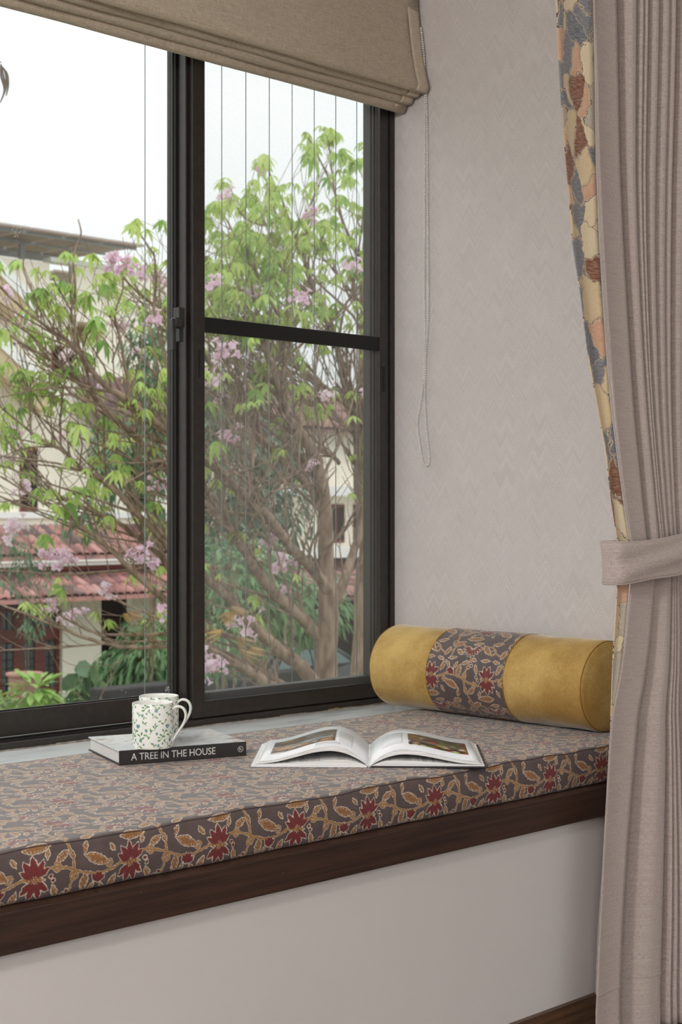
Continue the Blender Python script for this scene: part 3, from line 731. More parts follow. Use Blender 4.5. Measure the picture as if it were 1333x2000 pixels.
lg.box(-0.0014, 0.0022, -0.0003, 0.0003, -0.0002, 0.0005).box(0.0015, 0.0022, -0.0003, 0.0003, -0.003, 0.0005)
lo = lg.build('publisher_mark', M['book_pale'], bk); lo.location = (BW - 0.013, -0.0024, BT / 2)

# ================================================================== MUGS
MR, MH = 0.0405, 0.0875
def make_mug():
    t = empty('mug', (0, 0, 0))
    o = MB(); o.lathe([(MR - 0.001, 0.0), (MR - 0.0003, 0.0012), (MR, 0.004), (MR, MH - 0.0012), (MR - 0.0004, MH - 0.0003)], 64, uv=True)
    for k in list(o.uv): o.uv[k] = (o.uv[k][0] * MR, o.uv[k][1])
    o.build('printed_wall', M['china_print'], t, smooth=True)
    i = MB(); i.lathe([(0.0005, 0.0), (MR - 0.001, 0.0)], 48); i.lathe([(MR - 0.0004, MH - 0.0003), (MR - 0.0012, MH), (MR - 0.0022, MH - 0.0006), (MR - 0.0026, MH - 0.004), (MR - 0.003, 0.008), (MR - 0.006, 0.0045), (0.0005, 0.004)], 64)
    i.build('inner_wall', M['china'], t, smooth=True)
    pr = smoothpath([(MR - 0.002, 0.074), (MR + 0.008, 0.0795), (MR + 0.019, 0.0765), (MR + 0.0245, 0.066), (MR + 0.0235, 0.053), (MR + 0.017, 0.040), (MR + 0.009, 0.028), (MR + 0.002, 0.017), (MR - 0.0015, 0.011)], 6)
    h_ = MB(); rows = []
    for q, (x, z) in enumerate(pr):
        x2, z2 = pr[min(q + 1, len(pr) - 1)]; x1, z1 = pr[max(q - 1, 0)]
        d = Vector((x2 - x1, 0, z2 - z1)).normalized(); nn = Vector((-d.z, 0, d.x)); tt = q / (len(pr) - 1)
        wdh, thk = 0.0072 - 0.0012 * math.sin(math.pi * tt), 0.0027
        rows.append([Vector((x, 0, z)) + nn * thk * math.cos(a) + Vector((0, 1, 0)) * wdh * math.sin(a) for a in (2*math.pi*k/12 for k in range(12))])
    h_.grid(rows, closed=True); hd = h_.build('handle', M['china'], t, smooth=True)
    g_ = MB(); g_.tube([Vector((x + 0.0004, 0, z)) + Vector((0.0024, 0, 0.001)) for x, z in pr[4:28]], 0.0007, 6)
    g_.build('green_line', M['china_green'], hd, smooth=True)
    return t
def copy_tree(o, parent=None):
    c = o.copy(); C.objects.link(c); c.parent = parent
    for ch in list(o.children): copy_tree(ch, c)
    return c
zt = ZC + BT + 0.0003
mug = make_mug(); pm = onZ(298.5, 1371.7, zt + MH); mug.location = (pm.x, pm.y, zt); mug.rotation_euler.z = math.atan2(RT.y, RT.x) - 0.02
tag(mug, 'front white china mug with green leaf print, nearer the book spine', 'mug', 'pair of floral mugs on the closed book')
mug2 = copy_tree(mug); pm = onZ(310.5, 1358.3, zt + MH); mug2.location = (pm.x, pm.y, zt); mug2.rotation_euler.z = mug.rotation_euler.z - 0.03
mug2['label'] = 'rear white china mug with green leaf print, half hidden behind the front mug'

# ================================================================== OPEN BOOK
ob0 = Vector((2.0075, 2.0305, ZC + 0.0003)); oa = math.atan2(-0.317, 0.316)
ob = tag(empty('open_book', ob0, oa), 'open cookery book lying face up with curved pages and colour photographs', 'book')
OD, OW = 0.276, 0.222          # page height (depth), page width
def page_curve(w, peak, wp, end, wend):
    """height of a page bundle's surface at distance w from the gutter"""
    if w <= wp:
        t = w / wp; return peak * math.sin(t * math.pi / 2) ** 0.8 if t > 0 else 0.0
    t = (w - wp) / (wend - wp); return end + (peak - end) * (0.5 + 0.5 * math.cos(math.pi * min(1, t))) * (1 - 0.15 * t) + 0.15 * t * 0
def bundle(name, s, top, bot, w1t, w1b, mat, d0=0.0035, d1=OD - 0.0035, n=26):
    """curved slab between two page curves, side s = -1 left, +1 right"""
    mb = MB(); rT, rB, uT = [], [], []
    for dd in (d0, d1):
        T = []; B = []
        for i in range(n + 1):
            wt = w1t * i / n; wb = w1b * i / n
            T.append((s * wt, dd, top(wt))); B.append((s * wb, dd, bot(wb)))
        rT.append(T); rB.append(B)
    b1 = mb.grid(rT); b2 = mb.grid(rB); k = n + 1
    for (p, q) in ((0, 0), (k, k)):
        for i in range(n): mb.f.append((b1 + p + i, b1 + p + i + 1, b2 + q + i + 1, b2 + q + i)); mb.mi.append(0)
    mb.f.append((b1 + n, b1 + k + n, b2 + k + n, b2 + n)); mb.mi.append(0)
    mb.f.append((b1, b1 + k, b2 + k, b2)); mb.mi.append(0)
    return mb.build(name, mat, ob, smooth=False, weld=True)
def pc(peak, wp, end, wend): return lambda w: page_curve(w, peak, wp, end, wend)
m_e = Mat('open_book_page_edges', 0.8, 0.2); x_, y_, z_ = m_e.sep(m_e.coord())
m_e.base(m_e.mix(m_e.noise(m_e.coord(scale=(6, 4, 1500)), 1, 2).step(0.4, 0.62), col(238, 237, 236), col(204, 200, 196))); M['leaves_edge'] = m_e.m
for s in (-1, 1):
    MB().box(min(0.004 * s, s * (OW + 0.006)), max(0.004 * s, s * (OW + 0.006)), 0, OD, 0.0003, 0.0028).build('cover_board', M['page'] if s < 0 else M['book_black'], ob, bevel=0.0006)
    e = 0.004
    peak = 0.040 if s < 0 else 0.034; wp = 0.072 if s < 0 else 0.066
    bundle('page_bundle', s, pc(0.014, 0.05, 0.0052, OW), lambda w: 0.003, OW, OW, M['leaves_edge'])
    bundle('page_bundle', s, pc(peak, wp, 0.0105 if s < 0 else 0.012, OW - 0.010), pc(peak - 0.0085, wp + 0.004, 0.0060, OW - 0.004), OW - 0.012, OW - 0.004, M['leaves_edge'])
    f_top = pc(peak, wp, 0.0105 if s < 0 else 0.012, OW - 0.010)
    def sheet(name, w0, w1, d0, d1, mat, lift, parent=ob):
        n = 20; rows, uvs = [], []
        for i in range(n + 1):
            wv = w0 + (w1 - w0) * i / n
            rows.append([(s * wv, d, f_top(wv) + lift) for d in (d0, d1)]); uvs.append([(wv, d) for d in (d0, d1)])
        mb = MB(); mb.grid(rows, uvs); return mb.build(name, mat, parent, smooth=True, solid=0.0001)
    sheet('top_page', 0.0, OW - 0.012, 0.003, OD - 0.003, M['page'], 0.0006)
    if s < 0:
        sheet('photograph', 0.068, 0.196, 0.075, 0.225, M['photo_cloth'], 0.0011)
        sheet('text_block', 0.034, 0.062, 0.05, 0.20, M['text'], 0.0010)
        sheet('text_block', 0.058, 0.105, 0.030, 0.060, M['text'], 0.0010)
    else:
        sheet('photograph', 0.078, 0.196, 0.075, 0.215, M['photo_food'], 0.0011)
        sheet('text_block', 0.026, 0.066, 0.085, 0.22, M['text'], 0.0010)
        sheet('text_block', 0.040, 0.10, 0.225, 0.25, M['text'], 0.0010)
for k in range(7):
    MB().box(OW - 0.0005, OW + 0.0055, 0.02 + k * 0.038, 0.0215 + k * 0.038, 0.0026, 0.0031).build('cover_stripe', M['gold'], ob)
# ochre chip on the sill
p = onZ(657, 1386, ZS)
mb = MB(); mb.tube([(-0.012, 0, 0.003), (-0.007, 0.001, 0.0035), (0.004, 0, 0.0035), (0.012, 0.001, 0.003)], [0.001, 0.0032, 0.003, 0.001], 10)
o = mb.build('wax_chip', M['ochre'], smooth=True); o.location = (p.x, p.y, ZS + 0.0005); o.scale.z = 0.8
tag(o, 'small ochre chip lying on the marble sill beneath the window', 'chip')

# ================================================================== ROMAN BLIND
bl = tag(empty('roman_blind', (0, 0, 0)), 'half-raised beige roman blind with stacked folds across the top of the window', 'blind')
BX0, BX1 = NL + 0.015, WX - 0.012
def blind_sheet(name, prof, mat, x0=BX0, x1=BX1, nx=60, amp=0.003, seed=0, thick=0.0018):
    prof = smoothpath(prof, 5); rows, uvs = [], []; arc = 0
    for i, (y, z) in enumerate(prof):
        if i: arc += math.hypot(y - prof[i-1][0], z - prof[i-1][1])
        row, uu = [], []
        for j in range(nx + 1):
            x = x0 + (x1 - x0) * j / nx
            wv = amp * (math.sin(x * 9 + seed) + 0.6 * math.sin(x * 21 + seed * 2 + z * 9))
            row.append((x, y + wv * 0.6, z + wv * 0.5 * sstep(2.5, 2.25, z))); uu.append((x, arc))
        rows.append(row); uvs.append(uu)
    mb = MB(); mb.grid(rows, uvs); return mb.build(name, mat, bl, smooth=True, solid=thick)
front = [(2.690, 2.745), (2.676, 2.47), (2.668, 2.40), (2.654, 2.30), (2.640, 2.235), (2.632, 2.208), (2.640, 2.194), (2.654, 2.197), (2.662, 2.215)]
folds = [[(2.668, 2.45), (2.660, 2.24), (2.662, 2.200), (2.672, 2.189), (2.684, 2.195), (2.690, 2.24)],
         [(2.690, 2.45), (2.684, 2.23), (2.688, 2.186), (2.699, 2.176), (2.710, 2.183), (2.713, 2.23)],
         [(2.715, 2.45), (2.711, 2.22), (2.714, 2.172), (2.726, 2.161), (2.738, 2.168), (2.741, 2.22)]]
blind_sheet('front_panel', front, M['blind'], seed=1)
for k, fpr in enumerate(folds): blind_sheet('fold', fpr, M['blind'], seed=2 + k, amp=0.0022)
def tape(prof, nm='edge_tape'):
    pr = [(y - 0.0022, z) for y, z in prof]
    return blind_sheet(nm, pr, M['blind_tape'], BX1 - 0.040, BX1 + 0.001, 4, 0.0, 0, 0.0016)
tape(front[:7])
for fpr in folds: tape([fpr[1], fpr[2], fpr[3]])
def panel_seam(z):
    pass
MB().box(BX0, BX1, 2.66, 2.75, 2.70, 2.748).build('head_rail', M['blind_tape'], bl)
# bead chain
ch = tag(empty('bead_chain', (0, 0, 0)), 'white bead chain loop hanging down the wallpaper beside the blind', 'blind chain')
sA = [(822, 55), (826, 100), (829, 160), (830.5, 220), (830, 300), (830, 400), (829.5, 500), (829, 580), (830.5, 640), (829, 700), (827, 750), (821, 790), (815.5, 825), (820, 865), (826, 900), (831, 909)]
sB = [(823, 55), (828, 100), (832, 160), (834, 220), (835, 300), (835.5, 400), (836.5, 500), (837, 580), (836, 630), (832, 690), (830.5, 745), (830, 780), (833, 830), (837, 870), (839, 895), (836, 908), (831, 909)]
ico = bmesh.new(); bmesh.ops.create_icosphere(ico, subdivisions=1, radius=0.0027); ico.verts.ensure_lookup_table()
iv = [v.co.copy() for v in ico.verts]; ifc = [tuple(v.index for v in f.verts) for f in ico.faces]; ico.free()
XC = WX - 0.010
for nm, S in (('bead_strand', sA), ('bead_strand', sB)):
    path = [onX(u, v, XC) for u, v in smoothpath(S, 10)]
    mb = MB(); acc = 0; nxt = 0
    for a, b in zip(path, path[1:]):
        L = (b - a).length
        while nxt <= acc + L:
            p = a + (b - a) * ((nxt - acc) / L); mb.add([p + q for q in iv], ifc, 0); nxt += 0.0062
        acc += L
    mb.tube(path, 0.0007, 5, m=0)
    o = mb.build(nm, M['bead'], ch, smooth=True); o['kind'] = 'stuff'

# ================================================================== CURTAIN
YC = 1.80
Ltab = [(0, 1088), (100, 1092), (250, 1101), (350, 1111), (480, 1121), (570, 1136), (690, 1151), (800, 1171), (880, 1185), (980, 1197), (1062, 1209), (1140, 1209), (1250, 1202), (1330, 1198), (1420, 1195), (1500, 1190), (1700, 1177), (1850, 1167), (2000, 1163)]
Btab = [(0, 1160), (150, 1163), (300, 1165), (450, 1171), (600, 1180), (700, 1187), (800, 1196), (850, 1202), (950, 1215), (1030, 1226), (1062, 1232), (1140, 1232), (1250, 1222), (1330, 1212), (1395, 1199), (1420, 1195), (2000, 1163)]
def v_of_z(z, X_=2.4):   # picture row of a height at the curtain
    d = 2.62
    return V0 - (z - CZ) / 2.90 * FPX
def edge_x(tab, z):
    v = V0 - (z - CZ) / 2.93 * FPX
    if v < 0: u = interp(tab, 0) + v * 0.04
    else: u = interp(tab, v)
    return onY(u, V0, YC).x
zt_, zb_, zl_, zh_ = 2.68, 1.035, 0.965, 0.012
Rr = random.Random(3)
cur = tag(empty('curtain', (0, 0, 0)), 'taupe linen curtain tied back, with an embroidered multicolour leading border', 'curtain')
# pleats of the upper part: (width weight, depth)
PU = [(0.088, 0.004), (0.046, 0.050), (0.014, 0.026), (0.012, 0.022), (0.034, 0.044), (0.030, 0.022), (0.018, 0.012), (0.050, 0.050), (0.024, 0.03), (0.05, 0.045), (0.03, 0.03), (0.045, 0.04), (0.03, 0.04)]
PLa = [(0.128, 0.004), (0.082, 0.048), (0.010, 0.030), (0.016, 0.040), (0.020, 0.050), (0.085, 0.046), (0.03, 0.04), (0.08, 0.04), (0.05, 0.04)]
PLb = [(0.100, 0.004), (0.140, 0.062), (0.012, 0.030), (0.022, 0.056), (0.022, 0.046), (0.085, 0.050), (0.03, 0.04), (0.08, 0.04), (0.05, 0.04)]
def section(PLT):
    """(s, depth) across the cloth: every fold starts deep behind the last one's edge and comes forward"""
    out = []; x = 0.0; tot = sum(p[0] for p in PLT); n = 12
    for q, (wgt, dep) in enumerate(PLT):
        nxt = PLT[(q + 1) % len(PLT)][1]
        for k in range(n):
            t = k / n
            d = dep * (1 - sstep(0.0, 0.62, t)) if q else dep * math.sin(math.pi * t)
            if t > 0.90: d += nxt * 0.25
            out.append(((x + wgt * t) / tot, d))
        x += wgt
    out.append((1.0, 0.02)); return out
def mixp(a, b, t): return [(p[0] + (q[0] - p[0]) * t, p[1] + (q[1] - p[1]) * t) for p, q in zip(a, b)]
def drape_row(z, PLT, xr, amt):
    sec = section(PLT(z)); xl = edge_x(Btab, z); xR = interp(xr, z); row, uu = [], []
    for s_, d in sec:
        wv_ = sstep(0.0, 0.15, s_)
        row.append((xl + (xR - xl) * s_ + 0.003 * math.sin(z * 4 + s_ * 14) * wv_, YC + d * amt(z) + 0.005 * math.sin(z * 3.1 + s_ * 6) - 0.003, z)); uu.append((s_ * 0.9, z))
    return row, uu
def cloth(name, rows_z, PLT, xr, mat, amt):
    rows, uvs = zip(*[drape_row(z, PLT, xr, amt) for z in rows_z])
    mb = MB(); mb.grid(rows, uvs); return mb.build(name, mat, cur, smooth=True, solid=0.0012)
zu = [zt_ + (zl_ + 0.02 - zt_) * i / 60 for i in range(61)]
zd = [zb_ - 0.02 + (zh_ - zb_ + 0.02) * i / 44 for i in range(45)]
XRU = [(zl_, 2.86), (1.6, 2.92), (zt_, 3.02)]; XRL = [(0.0, 2.985), (0.6, 2.93), (zb_, 2.87)]
amU = lambda z: 0.7 + 0.6 * sstep(1.0, 1.5, z)
amL = lambda z: 0.45 + 0.75 * sstep(1.0, 0.5, z)
plL = lambda z: mixp(PLa, PLb, sstep(0.9, 0.15, z))
cloth('upper_drape', zu, lambda z: PU, XRU, M['linen'], amU)
cloth('lower_drape', zd, plL, XRL, M['linen'], amL)
def border(rows_z):
    rows, uvs = [], []
    for z in rows_z:
        a, b = edge_x(Ltab, z), edge_x(Btab, z); row, uu = [], []
        if b - a < 0.0015: b = a + 0.0015
        for k in range(9):
            t = k / 8; row.append((a + (b - a) * t, YC + 0.002 + 0.010 * math.sin(math.pi * t) * sstep(0, 0.06, b - a) , z)); uu.append((0.118 * (t if b - a > 0.09 else 1 - (1 - t) * max(0.05, (b - a) / 0.118)), z))
        rows.append(row); uvs.append(uu)
    mb = MB(); mb.grid(rows, uvs); return mb.build('embroidered_border', M['border'], cur, smooth=True, solid=0.002)
border(zu); border([z for z in zd if z > 0.66])
# raised cord along the joint, hem stitch line
mb = MB(); mb.tube([(edge_x(Btab, z), YC - 0.002, z) for z in zu], 0.0014, 6); mb.build('border_seam', M['linen'], cur, smooth=True)
row, _ = drape_row(0.135, plL, XRL, amL)
mb = MB(); mb.tube([(x, y - 0.0012, z) for x, y, z in row], 0.0009, 5)
mb.build('hem_stitch', M['linen'], cur, smooth=True)
# tieback band
tb = tag(empty('curtain_tieback', (0, 0, 0)), 'taupe linen tieback band cinched around the curtain waist', 'tieback')
rows, uvs = [], []
path = smoothpath([(2.70, 1.860), (2.55, 1.850), (2.480, 1.835), (2.466, 1.805), (2.474, 1.783), (2.52, 1.774), (2.60, 1.766), (2.70, 1.760), (2.80, 1.762), (2.92, 1.80), (3.00, 1.86)], 8)
nv = 14
for i in range(nv + 1):
    t = i / nv; row, uu = [], []; arc = 0
    for k, (x, y) in enumerate(path):
        if k: arc += math.hypot(x - path[k-1][0], y - path[k-1][1])
        rise = 0.055 * sstep(2.50, 2.95, x) * (1 if y < 1.81 else 0.2)
        crease = 0.004 * math.sin(t * 9 - (x - 2.47) * 16) * math.sin(math.pi * t) * (1 if y < 1.80 else 0)
        hgt = 0.082 - 0.004 * sstep(2.5, 2.8, x)
        lean = 0.010 * (1 - t) * sstep(2.52, 2.46, x)
        row.append((x + lean, y - crease - 0.004 * math.sin(math.pi * t), 0.962 + rise + hgt * t + 0.003 * math.sin(x * 30) * (1 - t))); uu.append((arc, t * 0.08))
    rows.append(row); uvs.append(uu)
mb = MB(); mb.grid(rows, uvs); mb.build('band', M['linen'], tb, smooth=True, solid=0.003)
for i, nm in ((0, 'edge_piping'), (nv, 'edge_piping')):
    mb = MB(); mb.tube(rows[i], 0.0022, 6); mb.build(nm, M['linen'], tb, smooth=True)

# ================================================================== OUTSIDE: GROUND
GZ = -3.30
def gstruct(name, x0, x1, y0, y1, z0, z1, mat): return struct(name, x0, x1, y0, y1, z0, z1, mat)
gstruct('ground', -60, 140, 3.2, 160, GZ - 0.3, GZ, M['lawn'])
gstruct('road', -60, 140, 15.5, 21.5, GZ, GZ + 0.02, M['asphalt'])
gstruct('pavement', -60, 140, 21.5, 23.2, GZ, GZ + 0.12, M['paving'])
gstruct('wall_outside_base', -3.0, 4.42, 2.99, 3.10, GZ, -0.13, M['cream'])

# ================================================================== HOUSES
def rect(u0, v0, u1, v1, Y):
    """wall rectangle whose picture corners are u0,v0 (top left) and u1,v1 on the plane Y; heights from its middle"""
    um = (u0 + u1) / 2
    return onY(u0, V0, Y).x, onY(u1, V0, Y).x, onY(um, v1, Y).z, onY(um, v0, Y).z
tile_mesh = None
def make_tile_mesh(pitch, ln):
    mb = MB(); n = 7; r0 = pitch * 0.56; rows = []
    for k, (yy, zz, rr) in enumerate(((0, 0, r0), (ln, 0.0, r0 * 0.92))):
        rows.append([(-rr * math.cos(math.pi * j / n), yy, zz + rr * 0.62 * math.sin(math.pi * j / n)) for j in range(n + 1)])
    b = mb.grid(rows)
    rows2 = [[(x * 0.86, y, z - 0.014) for x, y, z in r] for r in rows]; b2 = mb.grid(rows2)
    k = n + 1
    for j in range(n): mb.f.append((b + j, b2 + j, b2 + j + 1, b + j + 1)); mb.mi.append(0)
    me = bpy.data.meshes.new('roof_tile'); me.from_pydata(mb.v, [], mb.f); me.materials.append(M['tile'])
    for p in me.polygons: p.use_smooth = True
    return me
def tiled_roof(name, parent, xa, xb, y0, z0, y1, z1, rows, pitch, seen=None):
    """sloping roof from the eave (y0,z0) to the wall (y1,z1); tiles inside `seen` are separate, others joined"""
    sl = math.hypot(y1 - y0, z1 - z0); an = math.atan2(z1 - z0, y1 - y0); ln = sl / rows
    rf = empty(name, (0, 0, 0), parent=parent)
    mb = MB(); mb.add([(xa, y0, z0 - 0.10), (xb, y0, z0 - 0.10), (xb, y1, z1 - 0.10), (xa, y1, z1 - 0.10), (xa, y0, z0 - 0.01), (xb, y0, z0 - 0.01), (xb, y1, z1 - 0.01), (xa, y1, z1 - 0.01)],
                      [(0,3,2,1),(4,5,6,7),(0,1,5,4),(1,2,6,5),(2,3,7,6),(3,0,4,7)])
    mb.build('roof_deck', M['tile'], rf)
    me = make_tile_mesh(pitch, ln * 1.08); rest = MB(); nc = int((xb - xa) / pitch)
    for i in range(nc):
        x = xa + (i + 0.5) * pitch
        for r in range(rows):
            t = r / rows; p = Vector((x, y0 + (y1 - y0) * t, z0 + (z1 - z0) * t + 0.012 * (rows - r) * 0 + 0.012))
            if seen and seen[0] <= x <= seen[1]:
                o = bpy.data.objects.new('roof_tile', me); link(o, rf); o.location = p + Vector((R.uniform(-.006, .006), 0, R.uniform(0, .008))); o.rotation_euler = (an - 0.03, 0, R.uniform(-0.02, 0.02))
            else:
                mt = Matrix.Translation(p) @ Matrix.Rotation(an - 0.03, 4, 'X')
                rest.add([mt @ v.co for v in me.vertices], [tuple(f.vertices) for f in me.polygons])
    if rest.v: q = rest.build('roof_tiles', M['tile'], rf, smooth=True); q['kind'] = 'stuff'
    return rf

ha = tag(empty('neighbour_house', (18, 29, GZ)), 'cream three-storey house with red tiled porch roofs across the street', 'house')
ha.location = (0, 0, 0)
YW = 30.0
XA0 = 8.0; XA1 = onY(455, V0, YW).x
def hb(name, x0, x1, y0, y1, z0, z1, mat='cream', parent=None): return box_obj(name, x0, x1, y0, y1, z0, z1, M[mat], parent or ha)
# lower floor wall (set back), upper wall, top block
x_, x2_, za, zb2 = rect(0, 1030, 122, 1380, YW)
hb('ground_floor_wall', onY(122, V0, 29.6).x, onY(198, V0, 29.6).x, 29.6, 29.9, GZ, -0.35)
hb('ground_floor_wall', onY(262, V0, 29.6).x, XA1, 29.6, 29.9, GZ, -0.35)
hb('ground_floor_wall', XA0, onY(-140, V0, 29.6).x, 29.6, 29.9, GZ, -0.35)
hb('beam', XA0, XA1, 29.45, 29.9, -0.72, -0.30)
hb('recess_back', XA0, XA1, 31.4, 31.5, GZ, 0.0, 'dark_open')
zt1 = onY(240, 530, YW).z
x0r, x1r, zr0, zr1 = rect(150, 630, 205, 668, YW)
# upper wall with an opening for the recessed balcony
hb('upper_wall', XA0, x0r, YW, YW + 0.25, 0.6, onY(60, 545, YW).z)
hb('upper_wall', x1r, XA1, YW, YW + 0.25, 0.6, zt1)
hb('upper_wall', x0r, x1r, YW, YW + 0.25, zr1, zt1)
hb('upper_wall', x0r, x1r, YW, YW + 0.25, 0.6, zr0)
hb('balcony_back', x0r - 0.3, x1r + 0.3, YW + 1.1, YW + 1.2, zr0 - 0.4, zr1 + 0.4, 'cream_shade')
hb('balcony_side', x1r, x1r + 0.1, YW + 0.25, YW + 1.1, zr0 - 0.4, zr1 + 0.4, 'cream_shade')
hb('balcony_floor', x0r - 0.3, x1r + 0.3, YW + 0.25, YW + 1.1, zr0 - 0.12, zr0)
hb('balcony_ceiling', x0r - 0.3, x1r + 0.3, YW + 0.25, YW + 1.1, zr1, zr1 + 0.12)
hb('side_wall', XA1 - 0.25, XA1, YW + 0.25, YW + 9, GZ, zt1)
hb('parapet_cap', onY(97, V0, YW).x, XA1 + 0.05, YW - 0.06, YW + 0.30, zt1, zt1 + 0.10, 'ext_white')
xt0, xt1, zt0_, ztt = rect(-200, 508, 97, 548, YW)
hb('roof_room', XA0, xt1, YW, YW + 2.5, onY(60, 545, YW).z, onY(40, 506, YW).z)
# string courses
for (v0, v1, ua, ub, Yp) in ((640, 652, -300, 46, YW - 0.22), (1000, 1012, -300, 440, YW - 0.08)):
    um = (max(0, ua) + ub) / 2
    hb('moulding', onY(ua, V0, Yp).x, onY(ub, V0, Yp).x, Yp, YW, onY(um, v1, Yp).z, onY(um, v0, Yp).z, 'ext_white')
# windows
def hwin(u0, v0, u1, v1, n=2, par=None, Y=YW):
    a, b, c, d = rect(u0, v0, u1, v1, Y)
    wv_ = empty('window', (0, 0, 0), parent=par or ha)
    MB().box(a, b, Y - 0.04, Y - 0.005, c, d).build('frame', M['maroon'], wv_)
    for k in range(n):
        s0 = a + (b - a) * (k + 0.12) / n; s1 = a + (b - a) * (k + 0.88) / n
        MB().box(s0, s1, Y - 0.055, Y - 0.04, c + (d - c) * 0.08, d - (d - c) * 0.08).build('pane', M['dark_open'], wv_)
for q in ((100, 676, 150, 724), (2, 668, 29, 692), (38, 872, 72, 1000), (-60, 872, -20, 1000), (250, 900, 290, 1000)): hwin(*q)
# sloping white gable fascias
for (u0, v0, u1, v1) in ((-60, 470, 64, 604), (-60, 618, 100, 770)):
    p, q = onY(u0, v0, YW - 0.5), onY(u1, v1, YW - 0.5)
    dv = (q - p) / 2; L = dv.length; nn = Vector((-dv.z, 0, dv.x)).normalized()
    MB().obox((p + q) / 2, dv, (0, 0.25, 0), nn * 0.13).build('gable_fascia', M['ext_white'], ha)
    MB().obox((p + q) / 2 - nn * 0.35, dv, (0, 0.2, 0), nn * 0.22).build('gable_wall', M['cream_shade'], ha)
# tiled roofs
seen = (16.8, 23.4)
tiled_roof('porch_roof', ha, XA0, XA1, 28.0, onY(100, 1168, 28.0).z, 29.45, onY(100, 1112, 29.45).z, 3, 0.20, seen)
zc1 = onY(100, 1086, 28.75).z
tiled_roof('band_roof', ha, XA0, XA1, 28.75, zc1, 29.95, onY(100, 1030, 29.95).z, 3, 0.20, seen)
hb('cornice', XA0, XA1, 28.80, 29.95, onY(100, 1106, 28.8).z, zc1 - 0.10, 'ext_white')
hb('cornice_lip', XA0, XA1, 28.70, 28.80, onY(100, 1098, 28.7).z, zc1 - 0.10, 'ext_white')
hb('dark_frieze', XA0, XA1, 29.0, 29.4, onY(100, 1114, 29.0).z, onY(100, 1106, 29.0).z, 'maroon')
xm0 = onY(196, V0, 29).x
tiled_roof('side_roof', ha, xm0, XA1 + 0.6, 28.9, onY(270, 830, 28.9).z, 29.98, onY(270, 745, 29.98).z, 3, 0.24, None)
# folding doors
dr = empty('folding_door', (0, 0, 0), parent=ha)
YD = 29.75
a, b, c, d = rect(-140, 1186, 122, 1385, YD)
c = GZ
MB().box(a, b, YD + 0.03, YD + 0.06, c, d).build('door_backing', M['window_dark'], dr)
ustops = [(-140, -118), (-98, -82), (-62, -44), (-20, 3), (26, 45), (67, 87), (108, 122)]
for (p, q) in ustops:
    MB().box(onY(p, V0, YD).x, onY(q, V0, YD).x, YD - 0.03, YD + 0.03, c, d).build('door_stile', M['maroon'], dr)
for (p, q) in ((1186, 1194), (1228, 1252), (1346, 1362)):
    MB().box(a, b, YD - 0.028, YD + 0.03, onY(60, q, YD).z, onY(60, p, YD).z).build('door_rail', M['maroon'], dr)
for u in (14, 56, 97):
    x = onY(u, V0, YD).x
    mb = MB(); mb.box(x - 0.012, x + 0.012, YD + 0.005, YD + 0.03, c, d)
    for k in range(7):
        z = c + 0.5 + k * 0.19; mb.box(x - 0.16, x + 0.16, YD + 0.005, YD + 0.028, z, z + 0.018)
    mb.build('door_grille', M['dark_open'], dr)
# solar canopy on the roof terrace
sc_ = tag(empty('solar_canopy', (0, 0, 0)), 'raised solar panel canopy on steel posts above the cream house', 'solar panels')
yn, yf = 29.2, 32.6
zn = onY(0, 438, yn).z; zf = onY(0, 488, yf).z
xe = onY(285, V0, yn).x
ncol, nrow = 9, 2
pw = 1.05; x_start = xe - ncol * pw
for i in range(ncol):
    for j in range(nrow):
        ya, yb = yn + (yf - yn) * j / nrow + 0.02, yn + (yf - yn) * (j + 1) / nrow - 0.02
        z_ = lambda y: zn + (zf - zn) * (y - yn) / (yf - yn)
        xa, xb = x_start + i * pw + 0.025, x_start + (i + 1) * pw - 0.025
        mb = MB(); mb.add([(xa, ya, z_(ya)), (xb, ya, z_(ya)), (xb, yb, z_(yb)), (xa, yb, z_(yb)), (xa, ya, z_(ya) + .05), (xb, ya, z_(ya) + .05), (xb, yb, z_(yb) + .05), (xa, yb, z_(yb) + .05)],
                          [(0,3,2,1),(4,5,6,7),(0,1,5,4),(1,2,6,5),(2,3,7,6),(3,0,4,7)]); mb.build('solar_panel', M['panel'], sc_)
for y in (yn + 0.4, (yn + yf) / 2, yf - 0.4):
    z = zn + (zf - zn) * (y - yn) / (yf - yn); MB().box(x_start, xe, y - 0.03, y + 0.03, z - 0.055, z - 0.005).build('purlin', M['galv'], sc_)
for u, y in ((141, 30.9), (42, 30.9), (-60, 30.9)):
    x = onY(u, V0, y).x; z = zn + (zf - zn) * (y - yn) / (yf - yn)
    MB().box(x - 0.06, x + 0.06, y - 0.06, y + 0.06, onY(u, 575, y).z - 0.8, z - 0.05).build('post', M['galv'], sc_)
zz2 = onY(150, 513, 31.8).z
MB().box(x_start, xe, 31.75, 31.85, zz2 - 0.08, zz2 + 0.06).build('tie_beam', M['galv'], sc_)
for i in range(5):
    xa = onY(97, V0, 33.5).x + i * 0.9
    MB().add([], []) if False else None
    MB().box(xa, xa + 0.86, 33.2, 34.6, onY(150, 540, 33.5).z, onY(150, 536, 33.5).z).build('solar_panel', M['panel'], sc_)

